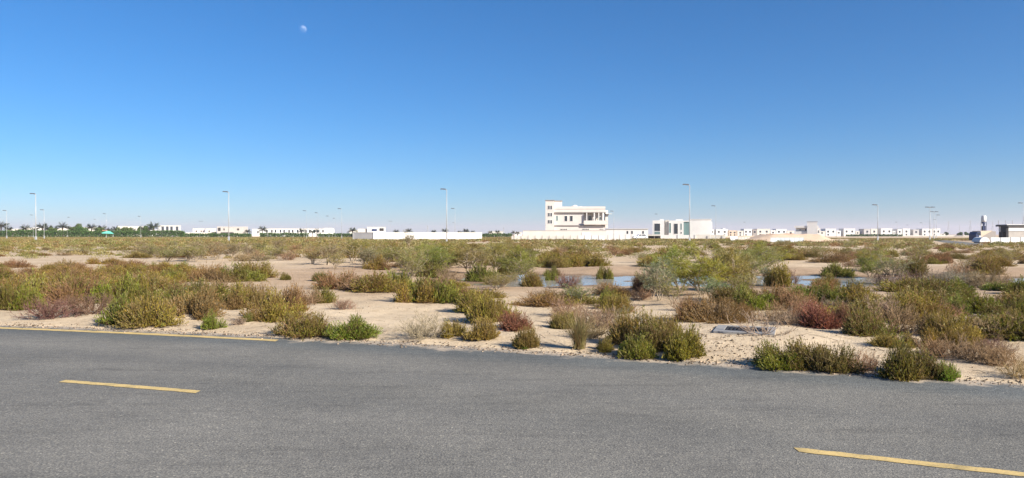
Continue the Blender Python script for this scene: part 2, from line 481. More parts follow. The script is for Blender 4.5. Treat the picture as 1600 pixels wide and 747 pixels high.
def leaf_quads(pos, d, length, width, g):
    """narrow diamond leaf at pos along d"""
    n = len(pos)
    side = unit(np.cross(d, g.normal(size=(n, 3))))
    L = length[:, None]; W = width[:, None]
    v = np.stack([pos, pos + d*L*.5 + side*W*.5, pos + d*L, pos + d*L*.5 - side*W*.5], 1).reshape(-1, 3)
    f = np.arange(n*4).reshape(n, 4)
    return v, f

def ribbons(P, r0, r1):
    """P (n,k,3) polylines -> 3-sided tubes"""
    n, k, _ = P.shape
    d = unit(P[:, -1] - P[:, 0])
    ref = np.where(np.abs(d[:, 2:3]) > .8, np.array([[1., 0, 0]]), np.array([[0., 0, 1.]]))
    a = unit(np.cross(d, ref)); b = np.cross(d, a)
    rad = np.linspace(0, 1, k)[None, :]*(r1-r0)[:, None] + r0[:, None]
    rings = []
    for j in range(3):
        t = 2*PI*j/3
        rings.append(P + (a*math.cos(t) + b*math.sin(t))[:, None, :]*rad[:, :, None])
    V = np.stack(rings, 2)                       # n,k,3,3
    base = np.arange(n)[:, None, None]*(k*3) + np.arange(k-1)[None, :, None]*3
    j = np.arange(3)[None, None, :]
    jn = (j+1) % 3
    Fq = np.stack([base+j, base+jn, base+3+jn, base+3+j], -1).reshape(-1, 4)
    return V.reshape(-1, 3), Fq

def gen_shrub(seed, n_lobes=7, n_shoots=620, leaves=9, aspect=.5, up=.9, leaf=.034, leafw=.010, shoot=.13,
              dry=.18, spread=.34, bare=.0, twig_r=.003, inner=.45):
    """mounded desert shrub about 1 m wide"""
    g = np.random.default_rng(seed)
    H = aspect
    ang = g.uniform(0, 2*PI, n_lobes); rad = spread*np.sqrt(g.uniform(0.02, 1, n_lobes))
    lc = np.stack([np.cos(ang)*rad, np.sin(ang)*rad, np.zeros(n_lobes)], -1)
    lr = g.uniform(.15, .27, n_lobes); lh = H*g.uniform(.7, 1.0, n_lobes)*(1-.62*(rad/spread)**1.3)
    ldry = np.clip(g.normal(dry, .22, n_lobes), 0, .9)
    lt = g.uniform(.78, 1.22, n_lobes)
    w = lr**2*lh; li = g.choice(n_lobes, n_shoots, p=w/w.sum())
    dirs = unit(g.normal(size=(n_shoots, 3)) + np.array([0, 0, .35])); dirs[:, 2] = np.abs(dirs[:, 2])
    rr = g.uniform(inner**3, 1, n_shoots)**(1/3)
    r3 = np.stack([lr[li], lr[li], lh[li]*.92], -1)
    tip = lc[li] + dirs*r3*rr[:, None]
    tip += g.normal(size=tip.shape)*.018
    rad3 = lc[li] + dirs*lr[li][:, None]; rad3[:, 2] = 0
    sd = unit(dirs*np.array([.55, .55, .35]) + rad3*1.7 + np.array([0, 0, up*.8]) + g.normal(size=dirs.shape)*.32)
    sl = shoot*g.uniform(.55, 1.35, n_shoots)
    start = tip - sd*sl[:, None]
    start[:, 2] = np.maximum(start[:, 2], .012)
    # leaves along each shoot; a few dead bare sticks stand out of the mound
    dead = g.uniform(size=n_shoots) < .05
    tip = np.where(dead[:, None], tip + sd*sl[:, None]*g.uniform(.2, 1.1, (n_shoots, 1)), tip)
    keep = (g.uniform(size=n_shoots) >= bare) & ~dead
    s_i = np.repeat(np.nonzero(keep)[0], leaves)
    n = len(s_i)
    t = g.uniform(.08, 1.0, n)
    pos = start[s_i] + (tip-start)[s_i]*t[:, None]
    ld = unit(sd[s_i]*.9 + g.normal(size=(n, 3))*.36)
    v, f = leaf_quads(pos, ld, leaf*g.uniform(.6, 1.3, n), leafw*g.uniform(.7, 1.4, n), g)
    tone = lt[li][s_i]*g.uniform(.85, 1.15, n_shoots)[s_i]*g.uniform(.82, 1.18, n)
    hue = g.normal(0, .09, n_shoots)[s_i]
    c = np.stack([tone*(1+hue), tone*(1+hue*.1), tone*(1-hue*.6)], -1)
    dv = np.clip(ldry[li][s_i] + g.normal(0, .16, n_shoots)[s_i], 0, 1)
    fol = np_mesh('foliage', v, f, np.repeat(c, 4, 0), {'dry': np.repeat(dv, 4)})
    # twigs: from the root crown through the shoot start to the tip
    root = lc[li]*.55*g.uniform(.5, 1.2, (n_shoots, 1)); root[:, 2] = -.02
    midp = root*.45 + start*.55 + g.normal(size=start.shape)*.02; midp[:, 2] = np.abs(midp[:, 2])*.85
    P = np.stack([root, midp, start, tip], 1)
    tv, tf = ribbons(P, np.full(n_shoots, twig_r*1.3), np.full(n_shoots, twig_r*.35))
    tc = np.repeat(g.uniform(.65, 1.3, n_shoots), 12)
    tw = np_mesh('twigs', tv, tf, np.stack([tc, tc*.97, tc*.94], -1))
    return fol, tw

def gen_twiggy(seed, aspect=.55, n_main=34, leaves=1500, twig_r=.0042, leaf=.022, leafw=.008, dense=1.0, sub=7):
    """dry shrub: fans of bare branching twigs with a few withered leaves, 1 m wide"""
    g = np.random.default_rng(seed)
    P0, R0, tips = [], [], []
    rootc = np.stack([g.normal(0, .11, n_main), g.normal(0, .11, n_main), np.full(n_main, -.02)], -1)
    az = g.uniform(0, 2*PI, n_main); el = np.arcsin(g.uniform(.18, .98, n_main))
    L = g.uniform(.32, .52, n_main)
    d = np.stack([np.cos(az)*np.cos(el), np.sin(az)*np.cos(el), np.sin(el)], -1)
    scale = np.array([1, 1, aspect/.48])
    segs = []
    def grow(o, d, L, r, level):
        n = len(o)
        k1 = o + d*L[:, None]*.5 + g.normal(size=o.shape)*L[:, None]*.05
        d2 = unit(d + g.normal(size=d.shape)*.18 + np.array([0, 0, .16]))
        e = k1 + d2*L[:, None]*.5
        P = np.stack([o, k1, e], 1)
        segs.append((P, np.full(n, r), np.full(n, r*.5)))
        if level == 0:
            tips.append(np.stack([k1, e], 1)); return
        m = int((sub if level == 2 else 4)*dense)
        i = np.repeat(np.arange(n), m)
        t = g.uniform(.25, 1.0, len(i))
        oo = np.where(t[:, None] < .5, o[i] + (k1[i]-o[i])*(t*2)[:, None], k1[i] + (e[i]-k1[i])*((t-.5)*2)[:, None])
        dd = unit(d2[i]*.9 + g.normal(size=(len(i), 3))*.48 + np.array([0, 0, .22]))
        grow(oo, dd, L[i]*g.uniform(.35, .6, len(i)), r*.55, level-1)
    grow(rootc, d, L, twig_r*2.0, 2)
    V, Fq, C, off = [], [], [], 0
    for P, ra, rb in segs:
        v, f = ribbons(P*scale, ra, rb)
        V.append(v); Fq.append(f+off); off += len(v)
        C.append(np.repeat(g.uniform(.6, 1.35, len(P)), P.shape[1]*3))
    V = np.concatenate(V); V[:, 2] = np.maximum(V[:, 2], -.02)
    c = np.concatenate(C)
    tw = np_mesh('twigs', V, np.concatenate(Fq), np.stack([c, c*.97, c*.94], -1))
    T = np.concatenate(tips)*scale
    i = g.integers(0, len(T), leaves); t = g.uniform(0, 1, leaves)[:, None]
    pos = T[i, 0]*(1-t) + T[i, 1]*t
    ld = unit((T[i, 1]-T[i, 0])/.08*.5 + g.normal(size=(leaves, 3))*.5)
    v, f = leaf_quads(pos, ld, leaf*g.uniform(.6, 1.4, leaves), leafw*g.uniform(.7, 1.3, leaves), g)
    tone = g.uniform(.7, 1.3, leaves)
    fol = np_mesh('foliage', v, f, np.repeat(np.stack([tone, tone, tone], -1), 4, 0), {'dry': np.repeat(np.clip(g.normal(.25, .25, leaves), 0, 1), 4)})
    return fol, tw

def gen_tree(seed, Ht=1.0, width=.8, stems=4, lean=.25, sprays=560, leaves=13, droop=.25, spray=.17, leaf=.040, leafw=.006, low=.18, crown_bias=1.0):
    """small feathery tamarisk about 1 m tall; caller scales it"""
    g = np.random.default_rng(seed)
    segs, ends = [], []
    az = g.uniform(0, 2*PI, stems)
    o = np.stack([g.normal(0, .03, stems), g.normal(0, .03, stems), np.full(stems, -.02)], -1)
    d = unit(np.stack([np.cos(az)*lean, np.sin(az)*lean, np.ones(stems)], -1))
    L = Ht*g.uniform(.55, .8, stems)
    def grow(o, d, L, r, level):
        n = len(o); pts = [o]; p = o; dd = d
        for s in range(4):
            dd = unit(dd + g.normal(size=d.shape)*.14 + np.array([0, 0, .05]))
            p = p + dd*L[:, None]/4; pts.append(p)
        P = np.stack(pts, 1)
        segs.append((P, np.full(n, r), np.full(n, r*.45)))
        if level == 0:
            ends.append(P); return
        m = 6 if level == 2 else 5
        i = np.repeat(np.arange(n), m)
        t = g.uniform(.25 if level == 2 else .2, 1.0, len(i))*4
        a = np.minimum(t.astype(int), 3); fr = (t-a)[:, None]
        oo = P[i, a]*(1-fr) + P[i, a+1]*fr
        nd = unit(d[i]*.75 + np.stack([g.normal(size=len(i))*width, g.normal(size=len(i))*width, g.uniform(-.15, .5, len(i))], -1))
        grow(oo, nd, L[i]*g.uniform(.35, .62, len(i)), r*.5, level-1)
    grow(o, d, L, .016, 2)
    V, Fq, C, off = [], [], [], 0
    for P, ra, rb in segs:
        v, f = ribbons(P, ra, rb); V.append(v); Fq.append(f+off); off += len(v)
        C.append(np.repeat(g.uniform(.75, 1.25, len(P)), P.shape[1]*3))
    c = np.concatenate(C)
    tr = np_mesh('trunk', np.concatenate(V), np.concatenate(Fq), np.stack([c, c*.98, c*.95], -1))
    E = np.concatenate(ends)
    E = E[E[:, -1, 2] > low]
    i = g.integers(0, len(E), sprays); t = g.uniform(.3, 1.0, sprays)*4; a = np.minimum(t.astype(int), 3); fr = (t-a)[:, None]
    so = E[i, a]*(1-fr) + E[i, a+1]*fr
    sd = unit(unit(E[i, -1]-E[i, 0])*.6 + g.normal(size=(sprays, 3))*.40 + np.array([0, 0, .60]))
    sl = spray*g.uniform(.5, 1.3, sprays)
    k = np.repeat(np.arange(sprays), leaves); n = len(k)
    u = g.uniform(0, 1, n)
    pos = so[k] + sd[k]*(sl[k]*u)[:, None]; pos[:, 2] -= droop*sl[k]*u*u
    ld = unit(sd[k] + np.stack([np.zeros(n), np.zeros(n), -2*droop*u], -1) + g.normal(size=(n, 3))*.35)
    v, f = leaf_quads(pos, ld, leaf*g.uniform(.6, 1.4, n), leafw*g.uniform(.7, 1.4, n), g)
    bt = g.uniform(.75, 1.25, len(E))[i][k]
    tone = bt*g.uniform(.8, 1.2, n)
    hue = g.normal(0, .07, sprays)[k]
    fol = np_mesh('crown', v, f, np.repeat(np.stack([tone*(1+hue), tone, tone*(1-hue)], -1), 4, 0),
                  {'dry': np.repeat(np.clip(g.normal(.08, .15, sprays)[k], 0, 1), 4)})
    return fol, tr

PROTO = {}
PROTO['green'] = [gen_shrub(100+i, n_lobes=n, n_shoots=1150, leaves=12, aspect=a, leaf=.030, leafw=.0085, dry=.06, up=.85, inner=.5)
                  for i, (n, a) in enumerate(((8, .46), (6, .52), (10, .42), (7, .50)))]
PROTO['olive'] = [gen_shrub(200+i, n_lobes=n, n_shoots=1150, leaves=11, aspect=a, leaf=.028, leafw=.0075, dry=.28, up=1.1, shoot=.15)
                  for i, (n, a) in enumerate(((8, .48), (6, .55), (11, .42), (7, .5), (9, .46)))]
PROTO['rust'] = [gen_shrub(300+i, n_lobes=n, n_shoots=1150, leaves=10, aspect=a, leaf=.024, leafw=.0070, dry=.40, up=1.0, shoot=.15, bare=.15, twig_r=.0036)
                 for i, (n, a) in enumerate(((8, .45), (10, .40), (7, .5)))]
PROTO['twiggy'] = [gen_twiggy(400+i, aspect=a, n_main=n, leaves=l) for i, (a, n, l) in enumerate(((.5, 40, 2600), (.58, 34, 1500), (.44, 44, 3200)))]
PROTO['bare'] = [gen_twiggy(450, aspect=.62, n_main=15, leaves=120, twig_r=.0045, dense=.8, sub=6)]
PROTO['tree'] = [gen_tree(500, width=.75), gen_tree(501, width=1.0, stems=5, lean=.4), gen_tree(502, width=.55, stems=3, sprays=420, lean=.2),
                 gen_tree(503, width=.8, stems=6, lean=.55, sprays=640, low=.1)]
PROTO['bushy'] = [gen_tree(520, width=1.0, stems=6, lean=.55, sprays=1500, leaves=15, spray=.20, leafw=.0055, low=.10, droop=.3),
                  gen_tree(521, width=.9, stems=5, lean=.4, sprays=1300, leaves=15, spray=.20, leafw=.0055, low=.12, droop=.3)]

# measured prototype sizes
def size_of(me):
    co = np.empty(len(me.vertices)*3, dtype=np.float32); me.vertices.foreach_get('co', co); co = co.reshape(-1, 3)
    lo, hi = np.percentile(co, 1.0, axis=0), np.percentile(co, 99.0, axis=0)
    return (hi[0]-lo[0] + hi[1]-lo[1])/2, np.percentile(co[:, 2], 99.3)
PSIZE = {id(p): size_of(p[0]) if k != 'bare' and k != 'twiggy' else size_of(p[1]) for k, v in PROTO.items() for p in v}

#        kind: (prototype, leaf colour, twig colour, name, colour word, category)
KINDS = {
    'G': ('green', (.172, .225, .018), (0.17, 0.12, 0.06), 'saltbush', 'bright green', 'shrub'),
    'g': ('green', (.190, .198, .022), (0.17, 0.12, 0.06), 'saltbush', 'mid green', 'shrub'),
    'O': ('olive', (.262, .212, .026), (0.21, 0.14, 0.07), 'saltbush', 'olive', 'shrub'),
    'K': ('olive', (.165, .160, .022), (0.16, 0.11, 0.06), 'saltbush', 'dark olive', 'shrub'),
    'Y': ('olive', (0.29, 0.235, 0.032), (0.22, 0.155, 0.075), 'saltbush', 'yellowish', 'shrub'),
    'B': ('rust', (0.265, 0.158, 0.038), (0.24, 0.15, 0.085), 'saltbush', 'rusty brown', 'shrub'),
    'R': ('rust', (0.225, 0.085, 0.045), (0.22, 0.11, 0.075), 'saltbush', 'reddish', 'shrub'),
    'D': ('twiggy', (0.31, 0.26, 0.14), (.30, .245, .185), 'dry_shrub', 'pale grey', 'dry shrub'),
    'W': ('twiggy', (0.3, 0.21, 0.085), (0.3, 0.205, 0.125), 'dry_shrub', 'dry brown', 'dry shrub'),
    'P': ('twiggy', (0.19, 0.115, 0.06), (0.19, 0.11, 0.085), 'dry_shrub', 'purplish brown', 'dry shrub'),
    'N': ('bare', (.25, .2, .12), (.34, .26, .21), 'dry_shrub', 'leafless', 'dry shrub'),
    'T': ('tree', (0.285, 0.255, 0.08), None, 'tamarisk_tree', 'grey-green', 'tree'),
    't': ('tree', (0.29, 0.235, 0.115), None, 'tamarisk_tree', 'greyish wispy', 'tree'),
    'U': ('bushy', (.31, .30, .06), None, 'tamarisk_tree', 'dense olive', 'tree'),
    'V': ('tree', (.215, .250, .135), None, 'tamarisk_tree', 'blue-green', 'tree'),
}
GROUPS = {'saltbush': 'saltbushes scattered over the sandy plot', 'dry_shrub': 'dry twiggy shrubs scattered over the sandy plot',
          'tamarisk_tree': 'feathery tamarisks standing on the sandy plot'}
LAND = [(-999, 262, 'palm hedge'), (262, 392, 'grey unfinished house'), (392, 548, 'arched townhouses'), (548, 762, 'long white wall'),
        (762, 962, 'pink villa'), (962, 1135, 'white modern house'), (1135, 1330, 'sand heap'), (1330, 1482, 'white villa row'), (1482, 9999, 'white panel wall')]
BANDS = [(495, 'beside the road verge'), (452, 'on the pale sand'), (424, 'along the puddle'), (404, 'past the puddle flat'),
         (388, 'in middle scrub'), (0, 'in far scrub')]
ORD = ['first', 'second', 'third', 'fourth', 'fifth', 'sixth', 'seventh', 'eighth', 'ninth', 'tenth', 'eleventh', 'twelfth', 'thirteenth',
       'fourteenth', 'fifteenth', 'sixteenth', 'seventeenth', 'eighteenth', 'nineteenth', 'twentieth']
PLANTS = []      # (px, py, width m, height m, kind, label, fade)
def veg(px, py, wpx, hpx, kind, label=None):
    D = gpt(px, py) if py > 415 else gd(py); k_ = .92 if py > 450 and kind not in 'TtUVN' else 1.0; PLANTS.append((px, py, wpx*D/F*(.5+.5*k_), hpx*D/F*k_, kind, label))
def fill(x0, x1, y0, y1, n, kinds, w, h, gap=.45, tries=60):
    """scatter plants over a patch of ground, none standing in the water or in another"""
    got = 0
    for _ in range(n*tries):
        if got >= n: break
        # even over the picture of the plot: near rows get fewer per metre
        py = random.uniform(y0, y1); px = random.uniform(x0, x1)
        D = gd(py); x = gx(px, D)
        if float(basin(np.array([x]), np.array([D]))[0]) > .22 and random.random() > .04: continue
        ww = random.uniform(*w); hh = random.uniform(*h)*(.7+.3*ww/w[1])
        ok = True
        for q in PLANTS:
            Dq = gd(q[1]); xq = gx(q[0], Dq)
            if (x-xq)**2 + (D-Dq)**2 < (gap*(ww+q[2])*.5)**2: ok = False; break
        if not ok: continue
        k = random.choice(kinds)
        if k in 'TtUV': hh *= 1.6; ww *= .9
        PLANTS.append((px, py, ww, hh, k, None)); got += 1

# ---- roadside and near plants, one by one
veg(72, 499, 84, 42, 'P', 'purplish brown dead-looking shrub on the verge beside the yellow edge line')
veg(130, 492, 84, 42, 'P', 'purplish brown twiggy shrub between the dead-looking verge shrub and olive thicket')
veg(188, 506, 70, 52, 'g'); veg(232, 510, 88, 58, 'O', 'broad olive saltbush sprawling to the asphalt edge beside the sand heap'); veg(298, 499, 86, 56, 'B')
veg(331, 514, 34, 30, 'G', 'small bright green saltbush alone at the asphalt edge'); veg(372, 508, 24, 16, 'D'); veg(386, 503, 20, 16, 'g')
veg(6, 484, 44, 46, 'K'); veg(30, 484, 56, 44, 'g'); veg(262, 486, 66, 46, 'K')
veg(62, 474, 84, 50, 'O'); veg(120, 474, 84, 48, 'B'); veg(182, 474, 76, 50, 'G'); veg(225, 466, 60, 44, 'O'); veg(290, 470, 84, 38, 'K')
veg(374, 482, 60, 46, 'O'); veg(425, 502, 84, 56, 'O', 'large olive saltbush on the sand behind the pair by the asphalt'); veg(398, 478, 66, 42, 'B'); veg(450, 486, 70, 46, 'B')
veg(322, 440, 56, 28, 'B'); veg(365, 441, 66, 30, 'g'); veg(397, 434, 54, 28, 'O'); veg(345, 436, 60, 24, 'W')
veg(475, 477, 62, 34, 'W'); veg(502, 473, 46, 28, 'g'); veg(536, 484, 40, 22, 'D', 'small pale dry shrub alone on the open sand')
veg(466, 525, 82, 40, 'O', 'olive saltbush at the asphalt edge, touching the bright green one'); veg(505, 522, 36, 26, 'D')
veg(549, 529, 82, 38, 'G', 'bright green saltbush at the asphalt edge, with pale sand behind')
veg(528, 452, 72, 32, 'B'); veg(560, 455, 70, 34, 'W'); veg(585, 456, 74, 34, 'O'); veg(618, 452, 60, 34, 'G'); veg(500, 440, 30, 16, 'K'); veg(446, 437, 20, 12, 'g')
veg(640, 474, 60, 40, 'O'); veg(668, 474, 74, 46, 'g', 'round green saltbush on open sand below the long white wall')
veg(664, 530, 78, 50, 'D', 'pale grey twiggy shrub at the verge with olive side'); veg(704, 528, 44, 30, 'O')
veg(742, 488, 64, 42, 'Y'); veg(768, 503, 72, 50, 'Y', 'yellowish olive saltbush on sand beside the reddish one'); veg(738, 476, 44, 30, 'R')
veg(752, 530, 52, 36, 'Y', 'thin yellowish saltbush at the verge beside the grey twiggy shrub'); veg(727, 531, 20, 14, 'P')
veg(803, 515, 56, 32, 'R', 'low reddish saltbush on sand beside the yellowish olive one'); veg(823, 543, 38, 38, 'O'); veg(817, 544, 22, 14, 'G')
veg(829, 448, 36, 26, 'O'); veg(888, 451, 44, 28, 'P'); veg(954, 474, 36, 26, 'G'); veg(948, 480, 40, 22, 'Y'); veg(945, 438, 20, 24, 'g')
veg(862, 431, 24, 16, 'K'); veg(862, 440, 16, 16, 'G'); veg(905, 478, 44, 42, 'V', 'small blue-green feathery tamarisk above the dry brown thicket')
veg(890, 508, 76, 34, 'W'); veg(935, 514, 80, 44, 'W'); veg(975, 512, 70, 42, 'D'); veg(965, 490, 46, 36, 'Y'); veg(882, 514, 40, 30, 'Y'); veg(920, 530, 70, 40, 'W')
veg(1000, 540, 80, 60, 'O'); veg(1022, 548, 74, 56, 'K'); veg(1000, 559, 60, 40, 'g'); veg(1064, 559, 66, 52, 'g', 'green saltbush at the asphalt edge, last of its clump before bare sand')
veg(1040, 530, 56, 42, 'O'); veg(986, 554, 36, 26, 'G'); veg(941, 549, 34, 24, 'g')
veg(1086, 502, 64, 44, 'B'); veg(1118, 504, 92, 44, 'B', 'wide rusty brown saltbush on the crest behind the concrete slab'); veg(1145, 498, 56, 38, 'B'); veg(1072, 486, 50, 30, 'W')
veg(1178, 482, 76, 40, 'G', 'bright green saltbush behind the leafless shrub and concrete slab'); veg(1212, 478, 60, 38, 'B'); veg(1150, 470, 46, 30, 'g')
veg(1196, 524, 92, 44, 'N', 'leafless grey shrub growing over the concrete slab edge'); veg(1232, 508, 50, 34, 'D'); veg(1248, 500, 54, 44, 'W'); veg(1212, 503, 60, 36, 'W')
veg(1284, 512, 86, 46, 'R', 'reddish saltbush on the sand crest beside the leafless shrub'); veg(1262, 494, 50, 36, 'B'); veg(1318, 510, 40, 40, 'R')
veg(1305, 478, 64, 36, 'g'); veg(1345, 482, 74, 40, 'O'); veg(1330, 470, 60, 36, 'K'); veg(1300, 492, 60, 34, 'D')
veg(1360, 524, 74, 48, 'K'); veg(1405, 522, 84, 60, 'W'); veg(1385, 500, 80, 44, 'D'); veg(1440, 506, 84, 54, 'O'); veg(1425, 490, 84, 40, 'Y'); veg(1460, 520, 60, 40, 'W'); veg(1480, 500, 50, 36, 'W')
veg(1385, 542, 50, 24, 'Y', 'golden yellow saltbush behind the dark olive one at the verge'); veg(1414, 542, 44, 26, 'Y')
veg(1218, 574, 84, 42, 'g', 'green saltbush at the asphalt edge, first of the long verge clump'); veg(1262, 578, 84, 48, 'O'); veg(1305, 580, 84, 46, 'K'); veg(1350, 584, 78, 40, 'W')
veg(1412, 590, 80, 62, 'K', 'dark olive saltbush at the asphalt edge before the golden one'); veg(1448, 593, 66, 52, 'K'); veg(1491, 596, 42, 30, 'G', 'small bright green saltbush at the asphalt edge ending the verge clump')
veg(1492, 528, 80, 44, 'O'); veg(1520, 542, 66, 40, 'Y'); veg(1478, 560, 84, 40, 'W'); veg(1528, 566, 90, 44, 'W'); veg(1575, 574, 80, 44, 'W'); veg(1598, 592, 60, 40, 'W'); veg(1555, 552, 60, 30, 'P'); veg(1470, 545, 60, 36, 'O')
veg(1530, 488, 64, 30, 'G', 'broad bright green saltbush on pale sand below the white panel wall'); veg(1562, 488, 44, 26, 'g'); veg(1595, 492, 44, 36, 'K'); veg(1492, 492, 50, 34, 'g'); veg(1560, 520, 70, 30, 'O'); veg(1598, 512, 50, 34, 'K'); veg(1525, 510, 40, 22, 'P')
veg(1594, 460, 36, 30, 'G'); veg(1500, 458, 22, 12, 'W')
# beside the puddle
for px, py, w, h, k in ((1405, 447, 60, 28, 'D'), (1440, 447, 56, 30, 'P'), (1475, 448, 56, 30, 'D'), (1510, 449, 56, 32, 'D'), (1540, 450, 56, 32, 'W'), (1385, 445, 40, 26, 'P'), (1570, 448, 40, 26, 'W'),
                        (1225, 448, 46, 38, 'O'), (1240, 444, 30, 26, 'P'), (1205, 446, 44, 34, 'V'), (1292, 446, 34, 20, 'Y'), (1310, 432, 46, 22, 'g'), (1365, 436, 50, 50, 'U'),
                        (1432, 432, 40, 34, 'K'), (1398, 446, 60, 60, 't'), (1500, 430, 40, 26, 'W'), (1548, 430, 50, 30, 'O'), (1520, 428, 40, 26, 'T'),
                        (1008, 455, 40, 30, 'R'), (1000, 452, 36, 26, 'B'), (1125, 436, 44, 38, 'P'), (1160, 437, 50, 30, 'B'),
                        (792, 430, 36, 30, 'K'), (752, 440, 50, 30, 'g'), (777, 446, 34, 18, 'Y'), (712, 448, 36, 12, 'Y'), (700, 440, 40, 30, 'W'), (672, 434, 50, 26, 'K')):
    veg(px, py, w, h, k)
# named small trees
veg(1100, 462, 92, 88, 'U', 'tallest feathery olive tamarisk, below the lamp by the white modern house')
veg(1066, 458, 70, 80, 'U'); veg(1132, 455, 70, 74, 'U'); veg(1034, 470, 56, 76, 'V', 'blue-green feathery tamarisk with a pale leaning trunk'); veg(1020, 468, 50, 66, 'T'); veg(1118, 470, 60, 40, 'V')
veg(1152, 446, 60, 66, 'T'); veg(1180, 438, 60, 58, 'T'); veg(1196, 428, 54, 48, 'U'); veg(1052, 476, 40, 50, 'T')
veg(803, 436, 56, 56, 'U'); veg(776, 432, 50, 50, 'T'); veg(640, 446, 54, 66, 'T'); veg(670, 432, 60, 54, 'U'); veg(690, 426, 60, 46, 'U'); veg(735, 428, 60, 50, 'T'); veg(820, 440, 50, 40, 'T')
veg(637, 388, 22, 30, 't', 'wispy grey tamarisk rising over the long white wall'); veg(512, 415, 44, 44, 't'); veg(550, 412, 44, 40, 'T'); veg(1440, 412, 40, 34, 'T'); veg(1365, 424, 60, 46, 'U')
veg(600, 414, 50, 40, 'T'); veg(570, 418, 50, 36, 't')

# ---- patches of further plants
fill(-30, 205, 414, 474, 44, 'OOBBgYW', (.85, 1.6), (.36, .58), .36)
fill(150, 345, 420, 474, 28, 'OOBgGYW', (.8, 1.4), (.36, .52), .36)
fill(205, 480, 386, 412, 46, 'tttTTWWO', (1.2, 2.4), (.55, .85), .38)
fill(470, 720, 388, 424, 46, 'TTTUtOOBW', (1.0, 2.2), (.55, .85), .38)
fill(700, 870, 388, 420, 26, 'TUTOOBY', (1.0, 2.0), (.5, .85), .38)
fill(850, 1060, 384, 420, 21, 'OOKBWYT', (.9, 2.2), (.45, .8), .42)
fill(1060, 1330, 384, 420, 30, 'OOKBTTTU', (.9, 2.0), (.45, .8), .42)
fill(1330, 1610, 383, 418, 38, 'OKBBWTY', (.9, 2.0), (.40, .65), .42)
fill(-20, 230, 378, 408, 26, 'WBOBtW', (1.0, 2.4), (.3, .5), .45)
fill(1100, 1610, 384, 412, 22, 'TOKWBTt', (1.0, 2.4), (.40, .7), .42)
fill(700, 1100, 386, 412, 14, 'TOKBTY', (1.0, 2.2), (.40, .7), .42)

fill(840, 1010, 455, 500, 7, 'WOYWB', (.7, 1.3), (.3, .5), .4)
fill(1230, 1490, 446, 502, 11, 'OOBKgWRG', (.8, 1.5), (.36, .55), .38)
fill(1480, 1612, 452, 550, 9, 'WOKgPWG', (.7, 1.3), (.3, .48), .4)
fill(1010, 1240, 440, 484, 5, 'TTOBKU', (.8, 1.5), (.35, .5), .38)
fill(560, 800, 432, 470, 5, 'TWBO', (.7, 1.3), (.3, .5), .5)

# ---- labels
def place_words(px, py):
    land = next(n for a, b, n in LAND if a <= px < b)
    band = next(n for lim, n in BANDS if py >= lim)
    if band == 'along the puddle' and px < 690: band = 'on the brown flat'
    if band == 'past the puddle flat' and px < 690: band = 'behind the brown flat'
    return land, band
cells = {}
for i, p in enumerate(PLANTS):
    if p[5]: continue
    land, band = place_words(p[0], p[1])
    cells.setdefault((p[4], land, band), []).append(i)
labels = {}
for (k, land, band), ids in cells.items():
    ids.sort(key=lambda i: PLANTS[i][0])
    kd = KINDS[k]; noun = kd[3].replace('_', ' ').replace('tamarisk tree', 'tamarisk')
    for j, i in enumerate(ids):
        if len(ids) == 1: labels[i] = f'lone {kd[4]} {noun} {band} in line with the {land}'
        else: labels[i] = f'{ORD[min(j, 19)]} {kd[4]} {noun} from the palms, {band}, before {land}'

# ---- build them
first = {}
for i, (px, py, w, h, k, lab) in enumerate(PLANTS):
    proto, lc, tc, name, word, cat = KINDS[k]
    D = gpt(px, py) if py > 415 else gd(py); x = gx(px, D)
    # plant base is the middle of the footprint: slightly behind its lower outline
    y = D + .32*w*.5
    vi = random.randrange(len(PROTO[proto])); fol, tw = PROTO[proto][vi]
    pw, ph = PSIZE[id(PROTO[proto][vi])]
    root = empty(name, (x, y, hz(x, y) - .01), random.uniform(0, 2*PI))
    sw = w/pw; sh = .9*h/ph
    root.scale = (sw, sw, sh)
    tag(root, lab or labels[i], cat, GROUPS[name])
    j = lambda s=.12: random.uniform(1-s, 1+s)
    tone = j(.14)
    tree = proto in ('tree', 'bushy')
    f = link_mesh('crown' if tree else 'foliage', fol, M['wisp'] if tree else M['leaf'], root)
    f.color = (lc[0]*tone*j(), lc[1]*tone*j(.08), lc[2]*tone*j(.2), 1)
    t = link_mesh('trunk' if tree else 'twigs', tw, M['bark'] if tree else M['twig'], root)
    if tc: t.color = (tc[0]*j(), tc[1]*j(), tc[2]*j(), 1)

# grass tuft by the road
def blades(n, L, w, lean, seed):
    g = np.random.default_rng(seed)
    az = g.uniform(0, 2*PI, n); le = g.uniform(.05, lean, n); ln = L*g.uniform(.5, 1.1, n)
    b = np.stack([g.normal(0, .03, n), g.normal(0, .03, n), np.zeros(n)], -1)
    out = np.stack([np.cos(az), np.sin(az), np.zeros(n)], -1); side = np.stack([-np.sin(az), np.cos(az), np.zeros(n)], -1)
    V = []
    for t, wd in ((0, 1), (.35, .9), (.7, .6), (1, .08)):
        c = b + out*(ln*le*t**1.7)[:, None] + np.array([0, 0, 1])*(ln*(t - .35*le*t*t))[:, None]
        V += [c - side*w*wd*.5, c + side*w*wd*.5]
    V = np.stack(V, 1)
    base = np.arange(n)[:, None]*8
    Fq = np.concatenate([np.concatenate([base+2*s, base+2*s+1, base+2*s+3, base+2*s+2], 1) for s in range(3)])
    tone = np.repeat(g.uniform(.7, 1.3, n), 8)
    return np_mesh('blades', V.reshape(-1, 3), Fq, np.stack([tone]*3, -1), {'dry': np.repeat(np.clip(g.normal(.45, .3, n), 0, 1), 8)})
D = gpt(905, 546); x = gx(905, D)
